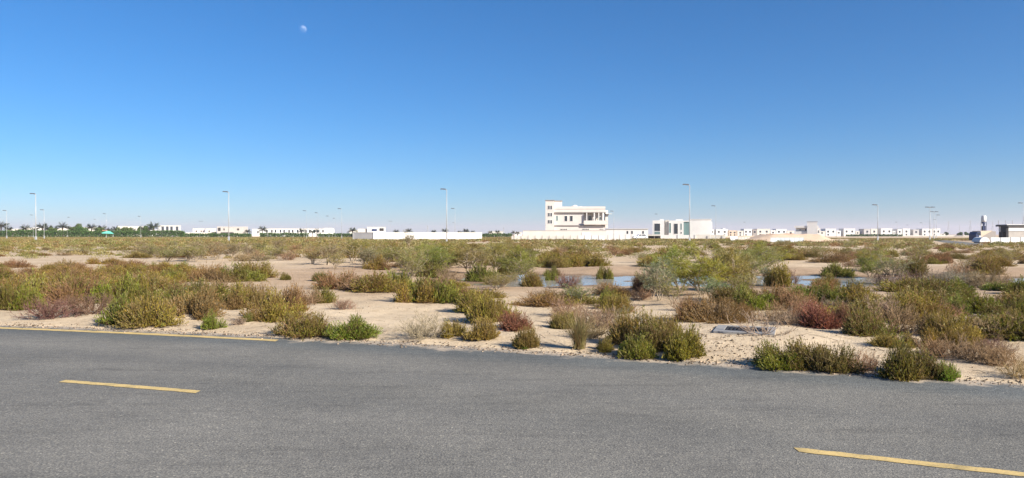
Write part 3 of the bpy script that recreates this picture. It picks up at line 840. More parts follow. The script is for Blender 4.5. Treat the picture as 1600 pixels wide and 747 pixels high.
gt = link_mesh('grass_tuft', blades(420, .58, .007, .9, 7), M['leaf']); gt.location = (x, D+.05, hz(x, D+.05)); gt.color = (.25, .23, .09, 1)
tag(gt, 'spiky straw-coloured grass tuft at the verge below the dry brown thicket', 'grass tuft')

# ----------------------------------------------------------------- the far scrub as one mass
def far_scrub():
    g = np.random.default_rng(77)
    pal = np.array([(.225, .19, .042), (.25, .175, .055), (.29, .225, .085), (.185, .18, .038), (.30, .265, .10), (.27, .15, .058)])
    n = 19000
    # even over the view wedge
    D = np.sqrt(g.uniform(50**2, 400**2, n)); px = g.uniform(-60, 1660, n)
    x = (px-800)/F*D
    dens = fbm(x*.035, D*.02, 91, 3) + .5
    keep = dens > .415 - .15*sstep(80, 170, D)
    keep &= ~((px > 1455) & (px < 1540) & (D > 105) & (D < 190))       # the side road
    keep &= ~((px < 215) & (D < 75) & (g.uniform(size=n) < .5))
    keep &= ~((px > 850) & (D < 68) & (g.uniform(size=n) < .6))
    keep &= ~((px > 1320) & (D < 85) & (g.uniform(size=n) < .4))
    keep &= ~((px > 1190) & (px < 1330) & (D > 150) & (D < 260))       # the heap
    keep &= ~((px > 1120) & (D > 300))
    x, D, px = x[keep], D[keep], px[keep]
    n = len(x)
    w = g.uniform(.6, 2.0, n)*(1+.35*sstep(100, 260, D)); h = np.minimum(w*g.uniform(.28, .50, n), .78)*np.where(px < 1330, 1.0, .85)*(1-.62*sstep(150, 270, D))
    ci = np.minimum((fbm(x*.05, D*.03, 13, 2)*6 + 3 + g.normal(0, 1.2, n)).clip(0, 5.99).astype(int), 5)
    cnt_ = np.where(D < 75, 220, np.where(D < 130, 120, 48))
    k = np.repeat(np.arange(n), cnt_); N_ = len(k)
    dirs = unit(g.normal(size=(N_, 3))); dirs[:, 2] = np.abs(dirs[:, 2])
    pos = np.stack([x[k], D[k], np.zeros(N_)], -1) + dirs*np.stack([w[k]*.5, w[k]*.5, h[k]*.9], -1)*g.uniform(.45, 1, N_)[:, None]
    ld = unit(dirs*.6 + np.array([0, 0, .9]) + g.normal(size=dirs.shape)*.4)
    ll = (.0017*np.clip(D, 45, 190) + .012)[k]*g.uniform(.6, 1.3, N_)
    pos = pos - ld*ll[:, None]*.5
    v, f = leaf_quads(pos, ld, ll, ll*.42, g)
    c = pal[ci[k]]*g.uniform(.8, 1.2, n)[k][:, None]*g.uniform(.75, 1.25, N_)[:, None]
    me = np_mesh('scrub_ground_cover', v, f, np.repeat(c, 4, 0), {'dry': np.zeros(N_*4)})
    o = link_mesh('scrub_ground_cover', me, M['leaf']); o.color = (1, 1, 1, 1)
    tag(o, 'low olive and brown scrub covering the far sand', 'scrub', kind='stuff')
far_scrub()

# scattered pebbles, clods and dead twigs on the sand
def pebbles():
    g = np.random.default_rng(31)
    V, Fc, C = [], [], []
    n = 2600
    px = g.uniform(-20, 1620, n); py = 430 + 175*g.uniform(0, 1, n)**.8
    hot = g.uniform(size=n) < .22
    px[hot] = g.normal(1150, 60, hot.sum()); py[hot] = g.normal(545, 15, hot.sum())
    D = CAM_H*F/(py-HOR); x = (px-800)/F*D
    ne = 2600
    xe = g.uniform(-11, 7, ne); De = road_edge(xe) + g.normal(.02, .13, ne)
    x = np.concatenate([x, xe]); D = np.concatenate([D, De]); n = len(x)
    ok = (np.arange(n) >= 2600) | (D - road_edge(x) > .15) & (basin(x, D) < .5)
    x, D = x[ok], D[ok]; z = np.maximum(height(x, D), np.where(D < road_edge(x)+.1, .0, -9))
    r = np.abs(g.normal(.006, .007, len(x))) + .004
    oc = np.array([(1,0,0),(-1,0,0),(0,1,0),(0,-1,0),(0,0,.7),(0,0,-.5)])
    of = np.array([(0,2,4),(2,1,4),(1,3,4),(3,0,4),(2,0,5),(1,2,5),(3,1,5),(0,3,5)])
    jit = 1 + g.uniform(-.35, .35, (len(x), 6, 1))
    vv = oc[None]*jit*r[:, None, None] + np.stack([x, D, z + r*.15], -1)[:, None, :]
    ff = of[None] + (np.arange(len(x))*6)[:, None, None]
    tone = np.repeat(np.where(g.uniform(size=len(x)) < .75, g.uniform(.35, .9, len(x)), g.uniform(1.3, 2.2, len(x))), 6)
    me = np_mesh('pebbles', vv.reshape(-1, 3), ff.reshape(-1, 3), np.stack([tone, tone*.97, tone*.93], -1))
    tag(link_mesh('pebbles', me, M['pebble']), 'small dark pebbles and clods strewn over the pale sand', 'pebbles', kind='stuff')
pebbles()

def litter():
    g = np.random.default_rng(57)
    n = 1500
    px = g.uniform(-20, 1620, n); py = 425 + 180*g.uniform(0, 1, n)
    D = CAM_H*F/(py-HOR); x = (px-800)/F*D
    # gathered under and around the plants
    pi = g.integers(0, len(PLANTS), n); near = g.uniform(size=n) < .6
    for j in np.nonzero(near)[0]:
        q = PLANTS[pi[j]]; Dq = gd(q[1]); D[j] = Dq + g.normal(0, .45*q[2]); x[j] = gx(q[0], Dq) + g.normal(0, .5*q[2])
    ok = (D - road_edge(x) > .1) & (D < 40) & (basin(x, D) < .5); x, D = x[ok], D[ok]; n = len(x)
    z = height(x, D) + .006
    a = g.uniform(0, PI, n); L = g.uniform(.05, .28, n)
    p0 = np.stack([x, D, z], -1); dv = np.stack([np.cos(a)*L, np.sin(a)*L, g.uniform(0, .3, n)*L], -1)
    P = np.stack([p0, p0 + dv*.5 + g.normal(size=(n, 3))*.01, p0 + dv], 1)
    v, f = ribbons(P, np.full(n, .0045), np.full(n, .002))
    t = np.repeat(g.uniform(.6, 1.8, n), 9)
    me = np_mesh('dead_twig_litter', v, f, np.stack([t, t*.97, t*.93], -1))
    tag(link_mesh('dead_twig_litter', me, M['pebble']), 'dead brown twigs littering the sand under the shrubs', 'litter', kind='stuff')
litter()

# ----------------------------------------------------------------- concrete slabs
def slab(px, py, w, d, rot, label, lean=0.0):
    D = gpt(px, py); x = gx(px, D)
    z = hz(x+.7, D+.25)
    r = empty('manhole_slab', (x, D, z), rot)
    tag(r, label, 'manhole')
    t = .03
    gx0, gx1, gy0, gy1 = w*.16, w*.88, d*.22, d*.88
    b = MB()
    b.box(0, gx0, 0, d, -.2, t); b.box(gx1, w, 0, d, -.2, t)
    b.box(gx0, gx1, 0, gy0, -.2, t); b.box(gx0, gx1, gy1, d, -.2, t)
    b.build('slab', M['concrete'], r)
    g = MB()
    g.box(gx0+.002, gx1-.002, gy0+.002, gy1-.002, -.1, t-.022)
    nb = 11
    for i in range(nb):
        xx = gx0 + (gx1-gx0)*(i+.5)/nb
        g.box(xx-.012, xx+.012, gy0+.003, gy1-.003, t-.021, t-.006)
    for i in range(3):
        yy = gy0 + (gy1-gy0)*(i+.5)/3
        g.box(gx0+.003, gx1-.003, yy-.01, yy+.01, t-.021, t-.010)
    g.build('grate', M['grate'], r)
    return r
slab(1114, 520.5, .95, .92, -.36, 'low concrete slab with a dark sunken grate, under the leafless shrub')
# pale stones
for px, py, r, lab in ((1466, 514, .13, 'pale rough stone between olive and dry brown shrubs'), (1479, 517, .09, 'smaller pale stone leaning on the rough pale one'),
                       (1476, 449, .075, 'white stone at the puddle edge under the grey shrubs')):
    D = gpt(px, py); x = gx(px, D)
    import bmesh
    bm = bmesh.new(); bmesh.ops.create_icosphere(bm, subdivisions=3, radius=r)
    for v in bm.verts:
        n = float(fbm(np.array([v.co.x/r*1.2+px]), np.array([v.co.y/r*1.2+v.co.z/r*.9]), 7, 3)[0])
        v.co *= 1 + n*.7
        v.co.z *= .7
    me = bpy.data.meshes.new('stone'); bm.to_mesh(me); bm.free()
    o = link_mesh('stone', me, M['rock']); o.location = (x, D, hz(x, D)+r*.2)
    tag(o, lab, 'stone', 'pale stones lying on the sand')

# ----------------------------------------------------------------- buildings
class Site:
    """local frame of a thing standing D metres off at picture column px0; x to the right, y away, z up"""
    def __init__(self, name, px0, D, label, cat, group=None, face=True, rot=None):
        self.D, self.px0, self.s = D, px0, D/F
        a = -math.atan((px0-800)/F) if face else 0.0
        if rot is not None: a = rot
        self.a = a
        self.k = 1/math.cos(a) if face and rot is None else 1.0
        self.root = empty(name, (gx(px0, D), D, 0), a)
        tag(self.root, label, cat, group)
    def x(self, px): return (px-self.px0)*self.s
    def z(self, py): return CAM_H + (HOR-py)*self.s
    def box(self, part, mat, px0, px1, py_top, py_bot, y0, y1, parent=None):
        zb = 0.0 if py_bot is None else self.z(py_bot)
        return MB().box(self.x(px0), self.x(px1), y0, y1, zb, self.z(py_top)).build(part, M[mat], parent or self.root)

def window(st, px0, px1, py0, py1, y, mullions=0, glass='glass', frame='white', parent=None):
    """frame proud of the wall, a pane inside it"""
    x0, x1, z0, z1 = st.x(px0), st.x(px1), st.z(py1), st.z(py0)
    t = min(.09, (x1-x0)*.12)
    m = MB().box(x0-t, x0, y-.06, y+.02, z0-t, z1+t).box(x1, x1+t, y-.06, y+.02, z0-t, z1+t)
    m.box(x0, x1, y-.06, y+.02, z1, z1+t).box(x0, x1, y-.06, y+.02, z0-t, z0)
    for i in range(mullions):
        xx = x0 + (x1-x0)*(i+1)/(mullions+1)
        m.box(xx-t*.6, xx+t*.6, y-.055, y-.012, z0, z1)
    f = m.build('window', M[frame], parent or st.root)
    MB().box(x0, x1, y-.01, y+.01, z0, z1).build('pane', M[glass], f)
    return f

# ---- pink villa
st = Site('villa', 900, 232, 'pink three-storey villa with a stair tower and corner balcony', 'villa')
st.box('wall', 'pink', 866, 912, 332.6, None, 0, 14)
st.box('wall', 'pink', 912.03, 944.5, 353.0, None, .01, 13.95)
st.box('parapet', 'pink_lo', 864.5, 945.5, 322.8, 331.2, -.35, 14.3)
st.box('cornice', 'trim', 863.5, 946.3, 331.25, 332.55, -.55, 14.5)
st.box('cornice', 'trim', 852, 945.2, 351.6, 352.9, -.30, 13.9)
tw = st.box('stair_tower', 'pink', 852.5, 865.8, 313.6, None, -.9, 5)
st.box('tower_cap', 'trim', 851.7, 866.6, 312.6, 313.55, -1.1, 5.2, tw)
st.box('roof_room', 'pink_lo', 866.1, 877.5, 314, 322.7, 1.2, 6)
st.box('roof_slab', 'trim', 866.9, 878.4, 313.0, 313.9, 1.0, 6.2)
for a, b in ((321.6, 327.2), (332.9, 338.2), (344.0, 349.2)):
    window(st, 856.3, 862.8, a, b, -.9, 2)
window(st, 869.2, 871.6, 337.0, 345.0, 0, 0, 'glassg')
for a in (882.2, 890.6): window(st, a, a+4.2, 337.4, 345.6, 0, 0)
for a, b in ((876, 886), (910, 920), (937.5, 942.5)): window(st, a, b, 357.6, 359.2, 0, 3, 'dark')
# recess and balcony at the corner
rec = st.box('loggia_wall', 'pink_lo', 912.05, 943.8, 332.7, 351.5, 1.8, 13.9)
window(st, 919.6, 924.2, 337.4, 350.5, 1.8, 1); window(st, 934.5, 938.5, 339, 347, 1.8, 0, 'glassg')
st.box('loggia_wing', 'pink_lo', 926, 931, 332.7, 351.5, .7, 1.75)
bal = st.box('balcony', 'pink_lo', 912.5, 949.5, 344.8, 351.0, -1.0, -.85)
st.box('balcony_floor', 'white', 912.5, 949.5, 350.0, 351.4, -.84, -.31, bal)
st.box('balcony_column', 'white', 940.8, 943.2, 332.6, 344.75, -.95, -.6)
st.box('balcony_column', 'white', 927.6, 929.2, 332.6, 344.75, -.95, -.6)
for a in (916.0, 934.6): st.box('balcony_column', 'white', a, a+1.3, 332.6, 344.75, -.9, -.6)
st.box('parapet_band', 'trim', 864.2, 945.8, 326.6, 326.95, -.42, -.36)
sb = st.box('side_bay', 'pink_lo', 945.6, 949.8, 328.5, 356, 1.0, 8)
st.box('bay_cornice', 'trim', 945.7, 950.8, 334.2, 336.4, .8, 8.2, sb)
st.box('canopy', 'white', 946.5, 956, 333.8, 334.5, .2, 2)
m = MB()                                                    # roof water tank and dish
m.lathe([(.9, st.z(322.6)), (1.0, st.z(321.4)), (.55, st.z(320.0)), (.1, st.z(319.2))], 14, st.x(898), 5)
m.build('roof_tank', M['white'], st.root)
st.box('roof_unit', 'white', 905, 910, 321.6, 322.75, 4, 6)
# walls round the villa
st = Site('boundary_wall', 900, 222, 'cream boundary wall round the pink villa, higher than the hoarding', 'wall')
st.box('wall', 'pink_lo', 817, 947, 360.4, None, 0, .3)
st.box('coping', 'pink', 816.6, 947.4, 359.9, 360.35, -.12, .42)
st.box('gate', 'white', 909, 922, 363.2, None, -.09, -.01)
st = Site('hoarding', 880, 206, 'pale panel hoarding with thin posts before the pink villa', 'fence')
st.box('panel', 'offwhite', 799, 905, 369.0, None, 0, .08)
st.box('panel', 'white', 905.2, 944, 368.2, None, 0, .08)
for i, px in enumerate(range(803, 944, 11)): st.box('post', 'trim', px, px+.45, 367.2, None, -.09, -.01)
st = Site('boundary_wall', 965, 215, 'white compound wall between the pink villa and the parked car', 'wall')
st.box('wall', 'white', 947.6, 987, 367, None, 0, .25)
for px in range(950, 987, 9): st.box('pier', 'offwhite', px, px+.8, 366.6, None, -.07, -.005)
st = Site('warehouse', 968, 330, 'long low white building behind the compound wall beside the pink villa', 'building')
st.box('wall', 'white', 946, 1012, 358.2, None, 0, 12)
st.box('roof', 'offwhite', 945.4, 1012.6, 357.4, 358.15, -.3, 12.3)
for px in (979, 986, 1003): window(st, px, px+2.6, 361, 365.5, 0)

# ---- parked white car beside the modern house
def car(px, D, rot, label):
    x = gx(px, D)
    r = empty('parked_car', (x, D, 0), rot); tag(r, label, 'car')
    body = MB().prism([(-2.4, .42), (-2.42, .78), (-2.2, .98), (-1.15, 1.06), (2.2, 1.10), (2.38, .95), (2.42, .42)], -.92, .92).build('body', M['car'], r)
    MB().prism([(-1.12, 1.065), (-.42, 1.66), (.35, 1.72), (1.75, 1.70), (2.16, 1.105)], -.80, .80).build('cabin', M['car'], r)
    for s in (-1, 1):
        y0, y1 = (s*.803, s*.812) if s > 0 else (s*.812, s*.803)
        MB().prism([(-.85, 1.14), (-.34, 1.58), (.30, 1.62), (.30, 1.14)], y0, y1).build('side_window', M['glass'], r)
        MB().prism([(.42, 1.14), (.42, 1.62), (1.60, 1.60), (1.92, 1.14)], y0, y1).build('side_window', M['glass'], r)
    for sx in (-1.45, 1.5):
        for s in (-1, 1):
            w = MB()
            n = 18
            w.prism([(sx + .37*math.cos(2*PI*k/n), .37 + .37*math.sin(2*PI*k/n)) for k in range(n)], s*.70, s*.95)
            wh = w.build('wheel', M['tyre'], r)
            MB().prism([(sx + .22*math.cos(2*PI*k/12), .37 + .22*math.sin(2*PI*k/12)) for k in range(12)], min(s*.955, s*.965), max(s*.955, s*.965)).build('rim', M['galv'], wh)
    MB().box(-2.46, -2.425, -.85, -.5, .70, .88).build('headlight', M['glass'], r)
    MB().box(-2.46, -2.425, .5, .85, .70, .88).build('headlight', M['glass'], r)
car(1000, 252, 0.12, 'white car parked between the compound wall and the white modern house')

# ---- white modern house with a bowed end wing
st = Site('modern_house', 1065, 268, 'white modern house of box volumes with tall windows and bowed end wing', 'house')
st.box('wall', 'white', 1020.3, 1038.6, 344.3, None, 0, 12)
st.box('recess_wall', 'trim', 1038.7, 1039.9, 344.6, None, .9, 12)
st.box('wall', 'offwhite', 1040, 1045, 343.6, None, .5, 12)
st.box('wall', 'white', 1045.1, 1068, 344.6, None, -.2, 12)
st.box('roof_room', 'white', 1056, 1067, 342.6, 344.5, 2, 7)
st.box('roof_room', 'white', 1031, 1037, 342.2, 344.2, 3, 6)
st.box('glass_wall', 'glassg', 1068.1, 1077, 346.6, None, .5, 8)
st.box('roof_slab', 'white', 1068.1, 1077, 344.9, 346.5, .2, 8.2)
w1 = window(st, 1023.2, 1032, 349.3, 361, 0); window(st, 1023.2, 1032, 362.2, 366, 0, 0, 'glassg')
window(st, 1045.9, 1048.8, 348.6, 364, -.2, 0, 'glassg')
window(st, 1053.3, 1059.2, 349.6, 365.4, -.2); window(st, 1063.4, 1065.3, 349.4, 359, -.2, 0, 'glassg'); window(st, 1063.6, 1065.2, 362.5, 365, -.2)
cx = st.x(1093.5); rr = 16.6*st.s
def bowed(w_, o):
    n = 20; d = 9.0
    arc = [(cx - w_ + 2*w_*k/n, 1.1 - o - .10*(1 - (2*k/n-1)**2)) for k in range(n+1)]
    return arc + [(cx + w_, 1.2 + d + o), (cx - w_, 1.2 + d + o)]
MB().column(bowed(rr, 0), 0, st.z(343.4)).build('bowed_wing', M['white'], st.root)
MB().column(bowed(rr+.15, .15), st.z(343.3), st.z(342.3)).build('parapet', M['white'], st.root)
st.box('end_wall', 'white', 1110.3, 1111.6, 347.0, None, 2.5, 8)
st = Site('boundary_wall', 1075, 250, 'low white wall before the white modern house', 'wall')
st.box('wall', 'white', 1033, 1086, 367.2, None, 0, .3)
st.box('wall', 'offwhite', 1086.1, 1131, 366.6, None, .4, .7)
for px in (1033, 1059, 1085.2, 1108, 1130): st.box('pier', 'white', px, px+1.3, 366.2, None, -.15, -.01)
st = Site('carport', 1022, 262, 'dark open carport between the parked car and low white wall', 'carport')
st.box('roof', 'offwhite', 1012, 1032.5, 367.0, 368.6, 0, 5)
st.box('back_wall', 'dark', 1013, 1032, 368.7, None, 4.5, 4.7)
for px in (1012.2, 1022, 1031.5): st.box('post', 'trim', px, px+.8, 368.7, None, .1, .35)

# ---- far villas (row of two-storey houses)
def far_villa(px0, px1, top, D, label, mat='white', side=True, wins=2, tower=None, group='white villas of the far row', name='villa', body_depth=9, face=False):
    mid = (px0+px1)/2
    st = Site(name, mid, D, label, 'villa' if name == 'villa' else 'house', group, face=face)
    st.box('wall', mat, px0, px1, top+.9, None, 0, body_depth)
    st.box('parapet', mat, px0-.25, px1+.25, top, top+.85, -.12, body_depth+.12)
    wpx = (px1-px0)
    h = 369-top
    for i in range(wins):
        c = px0 + wpx*(i+.5)/wins
        ww = min(1.5, wpx/wins*.22)
        window(st, c-ww, c+ww, top+h*.25, top+h*.52, 0, 0, 'glass', mat)
        if random.random() < .55: window(st, c-ww*.8, c+ww*.8, top+h*.68, top+h*.92, 0, 0, 'glass', mat)
    if tower:
        st.box('stair_room', mat, tower[0], tower[1], top-tower[2], top-.05, 1.5, 6)
    return st
V = [(1110, 1116, 358.5, 'white', 1, None), (1118.5, 1137, 358.2, 'white', 2, (1130, 1134, 1.2)), (1138.5, 1151, 360.0, 'beige', 2, None), (1152, 1161.5, 360.5, 'offwhite', 1, None),
     (1162.5, 1175, 357.8, 'white', 2, None), (1176, 1182.5, 358.5, 'trim', 1, None), (1183, 1203, 357.6, 'offwhite', 2, None), (1204, 1212, 359.8, 'white', 1, None),
     (1213, 1229, 358, 'white', 2, None), (1230, 1241, 360.5, 'offwhite', 1, None), (1280, 1289, 361.0, 'offwhite', 1, None), (1290, 1306, 357.4, 'white', 2, None),
     (1307, 1314, 360.5, 'white', 1, None), (1318.5, 1336, 357.2, 'white', 2, None), (1337, 1343, 361, 'offwhite', 1, None), (1350, 1360, 357.6, 'greyw', 1, None), (1361, 1371, 357.4, 'offwhite', 1, None),
     (1376.5, 1394, 357.0, 'white', 2, None), (1395, 1399, 361, 'white', 1, None), (1402.5, 1409, 357.8, 'white', 1, None), (1410.5, 1422, 357.2, 'white', 1, None),
     (1427, 1436, 358.6, 'greyw', 1, None), (1441, 1456, 357.4, 'white', 2, None), (1457, 1469, 357.2, 'white', 2, None), (1469.5, 1477, 365.2, 'offwhite', 1, None)]
vl = ['first', 'second', 'third', 'fourth', 'fifth', 'sixth', 'seventh', 'eighth', 'ninth', 'tenth', 'eleventh', 'twelfth', 'thirteenth', 'fourteenth', 'fifteenth']
VW = {'white': 'white', 'beige': 'sandy beige', 'offwhite': 'cream', 'trim': 'dark grey', 'greyw': 'grey'}
cnt = {}
for a, b, t, m_, w_, tw_ in V:
    side = 'between modern house and tower house' if a < 1242 else 'beyond the sand heap'
    cnt[(m_, side)] = cnt.get((m_, side), 0)+1
    far_villa(a, b, t, 600, f'{vl[cnt[(m_, side)]-1]} {VW[m_]} flat-roofed villa {side}, counted from the modern house', m_, wins=w_, tower=tw_)
st = Site('boundary_wall', 1300, 585, 'long pale garden wall running in front of the far villa row', 'wall', face=False)
st.box('wall', 'offwhite', 1322, 1540, 368.0, None, 0, .4)
st.box('coping', 'white', 1322, 1540, 367.7, 367.95, -.1, .5)
st = Site('boundary_wall', 1150, 420, 'beige yard wall in front of the sandy beige villa', 'wall', face=False)
st.box('wall', 'beige', 1119, 1141, 368.6, None, 0, .4); st.box('wall', 'beige', 1163, 1181, 368.2, None, 2, 2.4)
# white tower house behind the heap
st = Site('tower_house', 1260, 430, 'white house with a taller plain tower behind the sand heap', 'house')
st.box('wall', 'white', 1243.5, 1261, 361.5, None, 0, 10); st.box('parapet', 'white', 1242.6, 1277.5, 352.8, 356, -.4, 10.4)
st.box('loggia_wall', 'offwhite', 1244.4, 1260.8, 356.1, 361.4, 1.6, 10)
st.box('tower', 'white', 1261.2, 1275.8, 347, None, -.8, 5); st.box('tower_cap', 'trim', 1260.5, 1276.3, 346.3, 346.9, -.9, 5.1)
st.box('wall', 'white', 1276, 1280, 356.1, None, .8, 9)
window(st, 1258, 1260, 357, 361, 1.6); window(st, 1249, 1252, 358.6, 359.6, 1.6); window(st, 1277, 1278.6, 360, 364, .8)

# ---- heap of sand and site fences
def heap(name, px0, px1, D, top, depth, label, mat, seed):
    x0, x1 = gx(px0, D), gx(px1, D); H = gz(top, D)
    n = 70; mrow = 22
    g = []
    for j in range(mrow):
        v = j/(mrow-1)
        for i in range(n):
            u = i/(n-1)
            prof = min(1, u/.30, (1-u)/.20)
            prof = max(prof, 0)*min(1, v/.30, (1-v)/.30)
            z = H*prof*(1 + .30*float(fbm(np.array([u*7.]), np.array([v*3.]), seed, 3)[0])) - .03
            g.append((x0+(x1-x0)*u, D+depth*v, z))
    id_ = np.arange(n*mrow).reshape(mrow, n)
    fc = np.stack([id_[:-1, :-1], id_[:-1, 1:], id_[1:, 1:], id_[1:, :-1]], -1).reshape(-1, 4)
    o = link_mesh(name, np_mesh(name, g, fc, smooth=True), M[mat]); tag(o, label, 'heap')
heap('sand_heap', 1168, 1324, 172, 366.2, 16, 'long heap of pale sand with a sloping end before the far villas', 'mound', 3)
heap('soil_heap', 1190, 1262, 192, 365.6, 10, 'low reddish soil heap behind the pale blue sheet fence', 'redmound', 8)
def sheet_fence(px0, px1, D, top, label, mat, step, rot=0.0):
    mid = (px0+px1)/2
    st = Site('site_fence', mid, D, label, 'fence', face=False, rot=rot)
    i = px0
    while i < px1-.1:
        st.box('panel', mat, i, min(i+step-.25, px1), top, None, 0, .05); st.box('post', 'trim', min(i+step-.22, px1), min(i+step-.03, px1+.2), top-.3, None, -.02, .07); i += step
sheet_fence(1204, 1256, 166, 371.4, 'pale blue sheet fence at the foot of the sand heap', 'sheet', 7.5)
sheet_fence(1141, 1153, 180, 369.2, 'short light grey sheet fence beside the beige yard wall', 'panel', 4)
sheet_fence(1153.3, 1172, 181, 370.4, 'broken low sheet fence between the grey fence and sand heap', 'offwhite', 5)

# ---- long white wall; grey on its return stands for a turned-away side's shade
A = (gx(583, 214), 214); B = (gx(753, 224), 224); C0 = (gx(551, 216.5), 216.5)
def wall_run(P, Q, h0, name, label, mat, capm):
    dx, dy = Q[0]-P[0], Q[1]-P[1]; L = math.hypot(dx, dy)
    r = empty(name, (P[0], P[1], 0), math.atan2(dy, dx)); tag(r, label, 'wall')
    MB().box(0, L, 0, .22, 0, h0).build('wall', M[mat], r)
    MB().box(-.05, L+.05, -.06, .28, h0+.003, h0+.09).build('coping', M[capm], r)
    k = 0
    while k < L-1:
        MB().box(k, k+.35, -.07, -.004, 0, h0-.02).build('pier', M[mat], r); k += 7.5
    return r
wall_run(A, B, 2.15, 'boundary_wall', 'long white plot wall facing the scrub, with palms behind it', 'white', 'offwhite')
wall_run(C0, (A[0]-.05, A[1]+.05), 2.15, 'boundary_wall', 'return of the long white plot wall, its shade painted as pale grey', 'greyw', 'greyw')
st = Site('sales_hall', 590, 420, 'white hall with blue and dark panels behind the long white wall', 'building')
st.box('wall', 'white', 574, 602, 355.2, None, 0, 10); st.box('roof', 'offwhite', 573.5, 602.5, 354.6, 355.15, -.2, 10.2)
st.box('sign_panel', 'blue', 581, 589, 357.8, 361.2, -.15, -.01); st.box('sign_panel', 'dark', 593, 599.5, 356.6, 360.8, -.15, -.01)
st.box('side_block', 'offwhite', 560, 573.8, 357.5, None, 1, 8)

# ---- left: houses behind the hedge
def left_house(px0, px1, top, D, label, mat, openings, roofmat='offwhite'):
    st = Site('house', (px0+px1)/2, D, label, 'house')
    st.box('wall', mat, px0, px1, top+.7, None, 0, 10)
    st.box('parapet', roofmat, px0-.3, px1+.3, top, top+.65, -.2, 10.2)
    for a, b, c, d in openings: window(st, a, b, c, d, 0, 0, 'glass' if mat != 'grey' else 'dark', mat)
    return st
left_house(13, 33, 357.5, 640, 'low cream house behind the hedge beside the palms, nearest the lamp pair', 'offwhite', [(18, 20, 360, 363), (26, 28, 360, 363)])
left_house(40, 66, 355.5, 640, 'cream house behind the hedge between two street lamps', 'offwhite', [(46, 48, 359, 362), (57, 59, 359, 362)])
left_house(75, 112, 356.5, 660, 'long pale house behind the palms and hedge', 'offwhite', [(80, 82, 359, 362), (92, 95, 359, 362), (103, 105, 359, 362)])
left_house(128, 160, 355, 660, 'pale house behind the round green tree', 'offwhite', [(148, 150, 358, 362), (154, 156, 358, 362)])
left_house(185, 222, 353.5, 640, 'long cream house between the turquoise canopy and leafy palms', 'offwhite', [(190, 193, 357, 361), (203, 206, 357, 361), (214, 217, 357, 361)])
st = left_house(249, 281, 352.3, 600, 'pale grey block with tall dark vertical recesses beyond the hedge', 'greyw', [(253.5, 257, 354, 360.5), (260, 263.5, 354, 360.5), (266, 269.5, 354, 360.5), (274, 277.5, 354, 360.5)])
st.box('wing', 'white', 232, 248.8, 359, None, 1, 9)
left_house(302, 319, 357, 620, 'pinkish low house beyond the low hedge', 'pink', [(306, 308, 360, 363), (313, 315, 360, 363)])
left_house(322, 337, 357, 620, 'cream low house beside the pinkish one', 'offwhite', [(326, 328, 360, 363)])
st = Site('boundary_wall', 312, 560, 'cream garden wall in front of the pinkish low house', 'wall'); st.box('wall', 'offwhite', 292, 340, 363.6, None, 0, .4); st.box('coping', 'white', 292, 340, 363.3, 363.55, -.1, .5)
left_house(341, 386, 354.0, 560, 'grey unfinished two-storey house with open dark window holes', 'grey', [(342, 346, 356, 361), (350, 352, 357, 360), (370, 373, 357, 360), (346, 365, 363, 366)], 'greyw')
left_house(395, 416, 357.8, 620, 'small white house before the arched townhouses', 'white', [(402, 404, 361, 365)])
# townhouses with arches
st = Site('townhouse_row', 470, 560, 'row of white townhouses with dark round-topped windows behind palms', 'building')
st.box('wall', 'white', 417, 521, 357.8, None, 0, 10)
st.box('parapet', 'offwhite', 416.6, 521.4, 357.2, 357.75, -.2, 10.2)
st.box('end_block', 'offwhite', 505, 520, 356.2, 357.15, 1, 9)
for i in range(14):
    c = 419.5 + i*6.4 + (1.0 if i % 2 else 0)
    s_ = st.s; xx = st.x(c); zt = st.z(359.6); zb = st.z(363.4); rw = 1.25*s_
    pts = [(xx-rw, zb), (xx+rw, zb)] + [(xx + rw*math.cos(t), zt - rw*.3 + rw*math.sin(t)) for t in np.linspace(0, PI, 7)]
    MB().prism(pts, -.06, .02).build('window', M['glass'], st.root)
left_house(546, 560, 359.3, 520, 'small cream house between townhouses and long white wall', 'offwhite', [(550, 552, 361, 364)])
left_house(764, 786, 361.5, 560, 'low cream house among palms beyond the long white wall', 'offwhite', [(769, 771, 364, 366), (777, 779, 364, 366)])
left_house(804, 816, 362.5, 520, 'tiny white house beside the cream villa wall', 'white', [(808, 810, 365, 367)])

# turquoise canopy
st = Site('sun_canopy', 168, 395, 'turquoise shade canopy with red stripe in front of the hedge', 'canopy')
m = MB(); x0, x1 = st.x(160), st.x(176.5)
m.prism([(x0, st.z(364.8)), (x1, st.z(365.4)), (x1, st.z(364.9)), (st.x(172), st.z(361.6)), (st.x(167), st.z(360.8)), (x0, st.z(363.8))], -2.5, 2.5); m.build('canopy', M['aqua'], st.root)
st.box('stripe', 'red', 160.5, 168, 359.6, 360.6, 2.6, 3.4)
for px in (166, 175.5): st.box('post', 'galv', px, px+.5, 365.3, None, -2, -1.8)
